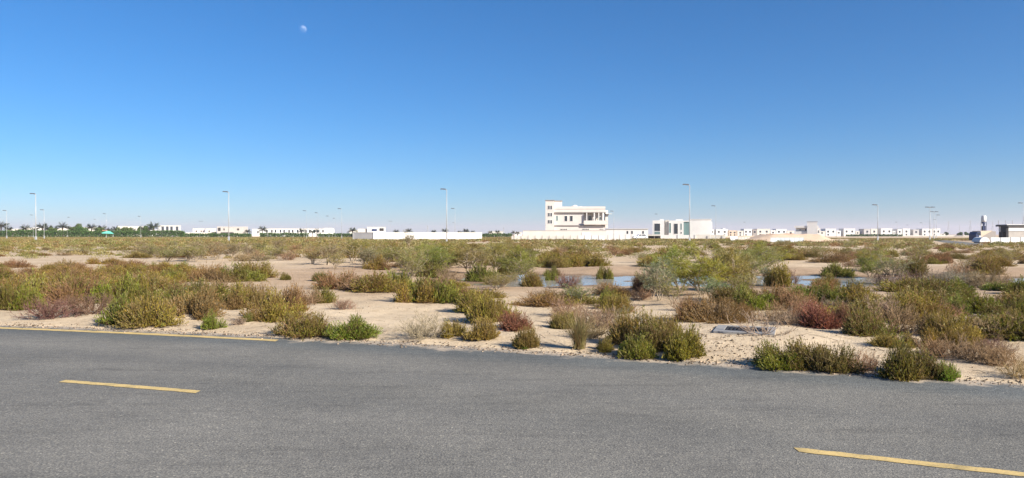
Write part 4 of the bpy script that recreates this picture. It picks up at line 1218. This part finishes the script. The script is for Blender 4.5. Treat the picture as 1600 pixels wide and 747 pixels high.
# ----------------------------------------------------------------- hedges, palms and trees by the houses
def leaf_mass(points, size, seed, name, mat, parent=None, tone=(.7, 1.3)):
    g = np.random.default_rng(seed); n = len(points)
    d = unit(g.normal(size=(n, 3)) + np.array([0, 0, .4]))
    ll = size*g.uniform(.6, 1.4, n)
    v, f = leaf_quads(points, d, ll, ll*.6, g)
    t = g.uniform(*tone, n)
    me = np_mesh(name, v, f, np.repeat(np.stack([t, t, t*.95], -1), 4, 0))
    return link_mesh(name, me, M[mat], parent)
def hedge(px0, px1, D, top, label, seed):
    g = np.random.default_rng(seed); x0, x1 = gx(px0, D), gx(px1, D); H = gz(top, D)*1.12
    n = int((x1-x0)*H*70)
    x = g.uniform(x0, x1, n); hh = H*(1.06 + .35*fbm(x*.35, x*0, seed, 3))
    p = np.stack([x, D + g.uniform(-1, 1, n), g.uniform(0, 1, n)**.75*hh], -1)
    o = leaf_mass(p, .55, seed, 'hedge', 'hedge'); tag(o, label, 'hedge')
hedge(-30, 288, 420, 362.6, 'long dark green clipped hedge below the palms', 1)
hedge(282, 392, 430, 366.2, 'low dark green hedge in front of the grey unfinished house', 2)
hedge(406, 482, 430, 365.6, 'green hedge in front of the arched townhouses', 3)
hedge(496, 552, 430, 366.2, 'short green hedge beside the long white wall', 4)
hedge(754, 800, 430, 366.4, 'low hedge between the long white wall and the villa wall', 5)
hedge(1322, 1410, 560, 367.2, 'low clipped hedge along the far villa garden wall', 6)

def palm_proto(seed, fronds=46):
    """date palm 1 m tall"""
    g = np.random.default_rng(seed)
    V, Fc, C, off = [], [], [], 0
    az = g.uniform(0, 2*PI, fronds); el = g.uniform(-.35, 1.35, fronds)
    for a, e in zip(az, el):
        L = g.uniform(.34, .48); out = np.array([math.cos(a), math.sin(a), 0.]); side = np.array([-math.sin(a), math.cos(a), 0.])
        m = 16; t = np.linspace(.12, 1, m)
        p = np.array([0, 0, .62]) + out*(L*math.cos(e)*t)[:, None] + np.array([0, 0, 1.])*(L*(math.sin(e)*t - .55*t*t*math.cos(e)*.9))[:, None]
        for s in (-1, 1):
            lw = .12*np.sin(np.clip(t*1.05, 0, 1)*PI*.85 + .2)
            d = unit(side[None]*s + out[None]*.7 + np.array([0, 0, -.25])[None])
            wv = out*.017
            q = np.stack([p - wv, p + wv, p + d*lw[:, None] + wv*.3, p + d*lw[:, None] - wv*.3], 1).reshape(-1, 3)
            V.append(q); Fc.append(np.arange(len(q)).reshape(-1, 4)+off); off += len(q); C.append(np.full(len(q), g.uniform(.75, 1.3)))
    c = np.concatenate(C)
    crown = np_mesh('crown', np.concatenate(V), np.concatenate(Fc), np.stack([c, c, c], -1))
    m = MB().tube([(0, 0, 0), (.01, 0, .35), (0, 0, .71)], [.038, .03, .032], 8)
    tm = bpy.data.meshes.new('trunk'); tm.from_pydata(m.v, [], m.f)
    return crown, tm
palms = [palm_proto(1), palm_proto(2), palm_proto(3)]
PL = [(14, 353, 'half hidden behind the first one'), (52, 354.5, 'low, right at the tall lamp'), (76, 351, 'between the two broad crowns'), (112, 353, 'squat, by the round green tree'), (152, 354, 'low, between the round tree and turquoise canopy'), (171, 354.5, 'right behind the turquoise canopy'), (208, 355.5, 'low, before the middle of the long cream house'), (233, 350.5, 'leaning against the big dark crown'), (2, 344.5, 'beside the lamp pair at the hedge end'), (27, 357, 'small and low, at the cream house behind the hedge'), (40, 350.5, 'between the lamp pair and the tall lamp'), (66, 347, 'broad crown right behind the lamp standing past the tall one'),
      (84, 353, 'low crown in front of the long pale house'), (98, 346, 'tallest beside the long pale house'), (143, 348.5, 'just past the round green tree'), (160, 351, 'behind the turquoise canopy'),
      (181, 352.5, 'next after the turquoise canopy'), (197, 353.5, 'small, before the long cream house'), (224, 352, 'leafy, before the white block'), (240, 346.5, 'big dark crown touching the white block'),
      (335, 361, 'tiny, by the pinkish low house'), (387, 357.5, 'small, at the end of the grey unfinished house'), (410, 352.5, 'beside the small white house'), (472, 356, 'before the middle of the arched townhouses'), (488, 358.5, 'short, before the arched townhouses'),
      (495, 356.5, 'thin, before the end of the arched townhouses'), (551, 354.5, 'by the small cream house'), (572, 357, 'before the white hall'), (619, 358, 'behind the wall next to the white hall'), (639, 356, 'behind the wall by the wispy tamarisk'),
      (678, 358.5, 'behind the wall just before the tall lamp'), (695, 356.5, 'behind the wall at the tall lamp'), (718, 360, 'low behind the wall past the tall lamp'), (728, 356.5, 'behind the wall near its end, bigger one'), (739, 359.5, 'last behind the wall end'),
      (766, 360, 'before the low cream house'), (777, 359, 'above the low cream house roof'), (802, 360, 'before the villa wall, darker'), (809, 361, 'at the tiny white house')]
for i, (px, top, lab) in enumerate(PL):
    D = 440 + (i*37) % 60
    cr, tm = palms[i % 3]; H = gz(top, D)/.97
    r = empty('palm_tree', (gx(px, D), D, 0), i*1.3); r.scale = (H*1.35, H*1.35, H)
    tag(r, 'date palm ' + lab, 'palm tree', 'date palms by the far houses')
    link_mesh('crown', cr, M['palm'], r); link_mesh('trunk', tm, M['palmtrunk'], r)
def round_tree(px0, px1, top, D, label, seed, mat='tree'):
    g = np.random.default_rng(seed); H = gz(top, D); x = gx((px0+px1)/2, D); w = gx(px1, D)-gx(px0, D)
    r = empty('broadleaf_tree', (x, D, 0)); tag(r, label, 'tree')
    n = 2600; lobes = 9
    lc = np.stack([g.normal(0, w*.20, lobes), g.normal(0, w*.16, lobes), H*g.uniform(.35, .78, lobes)], -1); lr = g.uniform(.13, .24, lobes)*w
    li = g.integers(0, lobes, n); p = lc[li] + unit(g.normal(size=(n, 3)))*(lr[li]*g.uniform(.4, 1, n)**.5)[:, None]
    p[:, 2] = np.clip(p[:, 2], .3, H)
    leaf_mass(p, .5, seed, 'crown', mat, r)
    m = MB().tube([(0, 0, 0), (.1, 0, H*.3), (0, .1, H*.6)], [.25, .18, .08], 7)
    m.tube([(.05, 0, H*.25), (w*.18, 0, H*.55)], [.12, .05], 6).tube([(.05, 0, H*.25), (-w*.18, 0, H*.5)], [.12, .05], 6)
    m.build('trunk', M['palmtrunk'], r)
round_tree(109, 131, 347.5, 432, 'round green broadleaf tree rising above the long hedge', 21)
round_tree(117, 141, 354, 425, 'darker green broadleaf tree in front of the round one', 22, 'hedge')
round_tree(150, 166, 353, 428, 'round mid green broadleaf tree beside the turquoise canopy', 24)
round_tree(70, 88, 353.5, 428, 'low spreading broadleaf tree between the lamps at the hedge', 25)
round_tree(186, 206, 355, 430, 'low broadleaf tree before the long cream house', 26)
round_tree(218, 232, 352, 445, 'small green broadleaf tree before the white block', 23)
for px, lab, s in ((1478, 'small dark tree at the end of the far villa row', 31), (1500, 'dark low tree on the horizon beyond the side road', 32), (1510, 'second dark low tree on the horizon beyond the side road', 33)):
    round_tree(px-4, px+4, 366-3.2, 640, lab, s, 'hedge')

# ----------------------------------------------------------------- street lamps
def lamp(px, top, H, label, arm=-1, fat=1.0, double=False, group='street lamps round the plot'):
    D = (H-CAM_H)*F/(HOR-top)
    r = empty('street_lamp', (gx(px, D), D, 0)); tag(r, label, 'street lamp', group)
    MB().tube([(0, 0, 0), (0, 0, H*.5), (0, 0, H)], [.085*fat, .07*fat, .05*fat], 10).build('pole', M['galv'], r, True)
    MB().box(-.26*fat, .26*fat, -.26*fat, .26*fat, 0, .12).box(-.13*fat, .13*fat, -.13*fat, .13*fat, .12, 1.2).build('base', M['galv'], r)
    for sgn in ((-1, 1) if double else (arm,)):
        MB().tube([(0, 0, H-.05), (sgn*.5, 0, H+.06), (sgn*1.0, 0, H+.1)], [.055*fat, .05*fat, .045*fat], 6).build('arm', M['galv'], r)
        a, b = sorted((sgn*.15, sgn*1.35))
        MB().prism([(a, H+.06), (b, H+.06), (b-.1, H+.22), (a+.1, H+.26)], -.17, .17).build('lamp_head', M['lamp'], r)
LM = [(56, 303.5, 11, 'tall lamp before the long hedge, thickest of the lamps there', -1, 1.35, False), (10.5, 329.5, 10, 'lamp by the first palm at the hedge end', -1, 1, False), (69, 328.5, 10, 'lamp just past the tall one before the hedge', -1, 1, False),
      (52, 336.5, 10, 'thin far lamp seen just behind the tall one', -1, .7, False), (166, 334.5, 10, 'thin lamp at the turquoise canopy', -1, .7, False), (220, 338.5, 10, 'thin lamp before the long cream house', -1, .8, False),
      (105, 340, 10, 'far thin lamp above the tallest palm', 1, .6, False), (150, 343, 10, 'far thin lamp beyond the pale house with round tree', -1, .6, False),
      (357.5, 300.5, 11, 'tall lamp before the grey unfinished house', -1, 1.25, False), (314, 346, 10, 'far two-armed lamp above the pinkish low house', -1, .6, True),
      (479, 330, 10, 'thin lamp over the arched townhouses, first of the receding file', -1, .45, False), (497, 333, 10, 'thin lamp over the townhouses, second of the receding file', -1, .45, False), (514, 338, 10, 'thin lamp past the townhouses, third of the receding file', -1, .45, False),
      (524, 341.5, 10, 'thin lamp past the townhouses, fourth of the receding file', -1, .45, False), (534, 326.8, 10, 'lamp standing clear between townhouses and long white wall', -1, .75, False),
      (610, 346, 10, 'far two-armed lamp above the long white wall', -1, .6, True), (698, 296.5, 11, 'tall lamp in front of the long white wall', -1, 1.25, False), (711, 326.5, 10, 'shorter lamp just past the tall one at the long white wall', -1, .8, False),
      (710, 348, 10, 'far lamp showing low behind the shorter wall lamp', -1, .5, False), (959, 330.5, 10, 'lamp beside the corner bay of the pink villa', -1, .9, False), (901, 324, 10, 'slim lamp standing in front of the pink villa', -1, .5, False),
      (1028, 335, 10, 'far thin lamp above the parked car', -1, .45, False), (1077.5, 289.5, 11, 'tall lamp in front of the white modern house', -1, 1.15, False), (1118.5, 322.5, 10, 'lamp just past the bowed end of the modern house', -1, .7, False),
      (1165, 347.5, 9, 'far thin lamp above the cream villas', -1, .5, False), (1371.5, 321, 8.5, 'white lamp standing in front of the far villa row', -1, 1.15, False), (1453, 324.5, 9, 'two-armed white lamp at the side road', 1, 1.1, True),
      (1459.5, 331.5, 9, 'second two-armed lamp along the side road', 1, .9, True), (1463, 336.5, 9, 'third lamp along the side road', 1, .8, False), (1458, 343.5, 9, 'fourth lamp along the side road', 1, .7, False), (1402, 347.5, 9, 'short lamp before the far villa row', -1, .7, False),
      (1419, 352, 8, 'shorter lamp in scrub before the far villas', -1, .7, False), (1441, 348.5, 8, 'short lamp between villas and side road', -1, .7, False), (1598.5, 318, 10, 'lamp by the dark roofed building', -1, .8, False)]
for px, top, H, lab, arm, fat, dbl in LM: lamp(px, top, H, lab, arm, fat, dbl)

# ----------------------------------------------------------------- right: side road, yard, machines, pylons
sv = [(gx(1456, 205), 205, .06), (gx(1478, 205), 205, .06), (gx(1562, 112), 112, .06), (gx(1500, 112), 112, .06)]
me = np_mesh('side_road', sv, [(0, 3, 2, 1)], attrs={'across': [3, 3, 3, 3]})
tag(link_mesh('side_road', me, M['asphalt']), kind='structure')
st = Site('panel_wall', 1590, 138, 'white panel wall at the yard with the dark roofed building', 'wall', face=False)
i = 1548.3
while i < 1680:
    st.box('panel', 'panel', i, i+14.6, 371.2, None, 0, .1); st.box('post', 'trim', i+14.7, i+15.4, 370.8, None, -.05, .15); i += 15.6
st = Site('site_building', 1600, 190, 'dark roofed building with white upper wall and grey base', 'building', face=False)
st.box('wall', 'grey', 1575.5, 1690, 361.3, None, 0, 3.6); st.box('upper_wall', 'white', 1575.2, 1690, 354, 361.25, -.15, 3.7)
st.box('roof', 'black', 1571, 1690, 351.6, 353.9, -.6, 3.9); st.box('roof_edge', 'white', 1571.6, 1690, 350.6, 351.55, -.4, 3.8)
st.box('side_stack', 'black', 1571.5, 1575.1, 353.95, None, -.2, 2); st.box('lean_to', 'black', 1567, 1571.4, 362.5, None, .3, 1.6)
for px in (1572, 1583, 1594): st.box('aerial', 'trim', px, px+.3, 344, 350.55, 3, 3.1)
# silo on legs
st = Site('cement_silo', 1537, 172, 'white topped silo standing on a blue steel frame', 'silo', face=False)
s_ = st.s
MB().lathe([(3.1*s_, st.z(346.8)), (3.3*s_, st.z(344)), (3.3*s_, st.z(338.4)), (2.6*s_, st.z(337.0))], 18, 0, 0).build('tank', M['white'], st.root, True)
MB().lathe([(.7*s_, st.z(353)), (2.9*s_, st.z(346.9))], 16, 0, 0).build('hopper', M['blue'], st.root, True)
for sx in (-2.7, 2.3):
    for sy in (-2.5, 2.5):
        MB().box(sx*s_, (sx+.5)*s_, sy*s_-.04, sy*s_+.05, 0, st.z(347)).build('leg', M['blue'], st.root)
MB().box(-2.1*s_, 2.2*s_, -1.5*s_, 1.5*s_, st.z(360.5), st.z(353.1)).build('machine_box', M['blue'], st.root)
MB().box(-3.9*s_, -3.3*s_, -.05, .05, 0, st.z(340)).build('feed_pipe', M['offwhite'], st.root)
# tipped container and truck, tank
st = Site('loading_hopper', 1545, 166, 'sandy wedge-shaped loading hopper with grey side under the silo', 'hopper', face=False)
m = MB().prism([(st.x(1532), 0.5), (st.x(1532), st.z(360.8)), (st.x(1551), st.z(360.4)), (st.x(1536), st.z(368.5))], 0, 3); m.build('chute', M['beige'], st.root)
m = MB().prism([(st.x(1536.2), st.z(368.9)), (st.x(1551), st.z(360.9)), (st.x(1558), st.z(361.6)), (st.x(1557.5), 0), (st.x(1537), 0)], .4, 3.4); m.build('side_bin', M['trim'], st.root)
st = Site('blue_truck', 1529, 150, 'blue truck with white front parked beside the silo', 'truck', face=False)
s_ = st.s
m = MB().prism([(st.x(1525.5), .5), (st.x(1525.2), st.z(366.5)), (st.x(1527), st.z(362.3)), (st.x(1532.6), st.z(362)), (st.x(1532.8), .5)], 0, 2.4); m.build('cab', M['blue'], st.root)
MB().box(st.x(1527.6), st.x(1532), -.03, -.005, st.z(367), st.z(363.6)).build('windscreen', M['glass'], st.root)
MB().prism([(st.x(1527.6), .55), (st.x(1529), st.z(372.5)), (st.x(1530.2), st.z(368)), (st.x(1532.5), st.z(368.4)), (st.x(1531.5), .55)], -.06, -.004).build('front_panel', M['white'], st.root)
for px in (1526.6, 1531.5):
    n = 14; MB().prism([(st.x(px)+.45*math.cos(2*PI*k/n), .45+.45*math.sin(2*PI*k/n)) for k in range(n)], -.12, .3).build('wheel', M['tyre'], st.root)
st = Site('water_tank', 1539, 142, 'white round-topped water tank lying beside the white panel wall', 'tank', face=False)
rr = 8.0*st.s; zc = .25
pts = [(rr*math.cos(t), zc + rr*.95*math.sin(t)) for t in np.linspace(0, PI, 17)]
MB().prism(pts, 0, 2.5).build('tank', M['white'], st.root)
MB().box(-rr*.8, rr*.8, .2, 2.2, 0, zc-.005).build('cradle', M['trim'], st.root)

def pylon(px, top, D, label, arms=3, thick=.35):
    r = empty('pylon', (gx(px, D), D, 0), .5); tag(r, label, 'pylon', 'power pylons on the horizon')
    H = gz(top, D); wb, wt = H*.10, H*.018
    m = MB()
    for sx in (-1, 1):
        for sy in (-1, 1): m.tube([(sx*wb, sy*wb, 0), (sx*wt*1.6, sy*wt*1.6, H*.62), (sx*wt*.6, sy*wt*.6, H)], [thick*.5, thick*.4, thick*.3], 4)
    for k in range(8):
        z0, z1 = H*.62*k/8, H*.62*(k+1)/8
        w0 = wb + (wt*1.6-wb)*k/8; w1 = wb + (wt*1.6-wb)*(k+1)/8
        for s in (-1, 1):
            m.tube([(-w0, s*w0, z0), (w1, s*w1, z1)], [thick*.25]*2, 3).tube([(w0, s*w0, z0), (-w1, s*w1, z1)], [thick*.25]*2, 3)
    m.build('lattice_mast', M['steel'], r)
    for a in range(arms):
        z = H*(.66 + .13*a); L = H*(.17 - .025*a)
        MB().prism([(-L, z), (0, z+H*.03), (L, z), (0, z-H*.005)], -.2, .2).build('cross_arm', M['steel'], r)
pylon(1482, 345.5, 1900, 'faint pylon just past the far villa row', 3, .6); pylon(1516, 344.5, 1800, 'faint pylon between the villa row and silo', 3, .6); pylon(1551, 345, 1850, 'faint pylon past the silo', 3, .6)
pylon(1499, 352, 2600, 'smallest faint pylon, between the villa row pylon and its neighbour', 3, .6)
pylon(1605, 303, 560, 'big dark lattice pylon above the dark roofed building', 3, .55)
pylon(668, 352.5, 1500, 'faint low pylon above the long white wall', 2, .5); pylon(787, 355, 1500, 'faint low pylon between the long white wall and pink villa', 2, .5)

# ----------------------------------------------------------------- sun, sky, moon, air
AZ, EL = R(126), R(29)
sdir = Vector((math.sin(AZ)*math.cos(EL), math.cos(AZ)*math.cos(EL), math.sin(EL)))
sun = bpy.data.lights.new('sun', 'SUN'); sun.energy = 4.8; sun.angle = R(.5); sun.color = (1.0, .92, .80)
so = bpy.data.objects.new('sun', sun); COL.objects.link(so)
so.rotation_euler = (-sdir).to_track_quat('-Z', 'Y').to_euler(); so.location = (30, -30, 40)

w = bpy.data.worlds.new('World'); scene.world = w; w.use_nodes = True
nt = w.node_tree; nt.nodes.clear()
sky = nt.nodes.new('ShaderNodeTexSky'); sky.sky_type = 'NISHITA'; sky.sun_disc = False
sky.sun_elevation = EL; sky.sun_rotation = AZ; sky.altitude = 3500; sky.air_density = 1.5; sky.dust_density = 3.0; sky.ozone_density = 10.0
bg = nt.nodes.new('ShaderNodeBackground'); bg.inputs['Strength'].default_value = .060
wo = nt.nodes.new('ShaderNodeOutputWorld')
hs = nt.nodes.new('ShaderNodeHueSaturation'); hs.inputs['Saturation'].default_value = 1.09; hs.inputs['Value'].default_value = 1.02; hs.inputs['Hue'].default_value = .4975
nt.links.new(sky.outputs['Color'], hs.inputs['Color']); nt.links.new(hs.outputs['Color'], bg.inputs['Color']); nt.links.new(bg.outputs['Background'], wo.inputs['Surface'])

# the daytime moon: a sunlit ball far out, its light added to the sky's
def moon():
    D = 7500.0
    d = Vector(((473.5-800)/F, 1, (HOR-46)/F)).normalized()
    import bmesh
    bm = bmesh.new(); bmesh.ops.create_uvsphere(bm, u_segments=48, v_segments=24, radius=D*.0055*.85)
    me = bpy.data.meshes.new('moon'); bm.to_mesh(me); bm.free()
    m, nt, out = new_mat('moon_surface'); L = nt.links.new
    tc = N(nt, 'TexCoord'); n = N(nt, 'TexNoise'); n.inputs['Scale'].default_value = .035; n.inputs['Detail'].default_value = 4
    L(tc.outputs['Object'], n.inputs['Vector'])
    r = ramp(nt, [(.42, (.04, .04, .04)), (.55, (.10, .10, .10))]); L(n.outputs['Fac'], r.inputs['Fac'])
    df = N(nt, 'BsdfDiffuse'); L(r.outputs['Color'], df.inputs['Color'])
    tr = N(nt, 'BsdfTransparent'); ad = N(nt, 'AddShader'); L(df.outputs[0], ad.inputs[0]); L(tr.outputs[0], ad.inputs[1])
    geo = N(nt, 'NewGeometry'); mx = N(nt, 'MixShader'); tr2 = N(nt, 'BsdfTransparent')
    L(geo.outputs['Backfacing'], mx.inputs[0]); L(ad.outputs[0], mx.inputs[1]); L(tr2.outputs[0], mx.inputs[2]); L(mx.outputs[0], out.inputs['Surface'])
    o = link_mesh('moon', me, m, None, True); o.location = d*D
    tag(o, 'pale daytime moon high in the clear blue sky', 'moon')
moon()

HAZE = True
if HAZE:
    hb = MB().box(-4600, 4600, -200, 7000, -1.5, 75).build('haze', None)
    m, nt, out = new_mat('haze_air')
    pv = nt.nodes.new('ShaderNodeVolumePrincipled'); pv.inputs['Color'].default_value = (.79, .75, .89, 1); pv.inputs['Density'].default_value = .00014
    pv.inputs['Anisotropy'].default_value = .2
    nt.links.new(pv.outputs['Volume'], out.inputs['Volume'])
    hb.data.materials.append(m); tag(hb, kind='stuff')

# ----------------------------------------------------------------- camera and output
cam = bpy.data.cameras.new('camera'); co = bpy.data.objects.new('camera', cam); COL.objects.link(co)
cam.sensor_width = 36; cam.lens = 36*F/1600
cam.clip_start = .1; cam.clip_end = 20000
co.location = (0, 0, CAM_H)
co.rotation_euler = (R(90) - math.atan((373.5-HOR)/F), 0, 0)
scene.camera = co
vs = scene.view_settings; vs.view_transform = 'Standard'; vs.look = 'None'; vs.gamma = 1; vs.exposure = 1.1; vs.use_curve_mapping = False
scene.render.engine = 'CYCLES'
scene.cycles.max_bounces = 8; scene.cycles.diffuse_bounces = 5; scene.cycles.transparent_max_bounces = 8; scene.cycles.volume_bounces = 1
scene.cycles.use_denoising = True
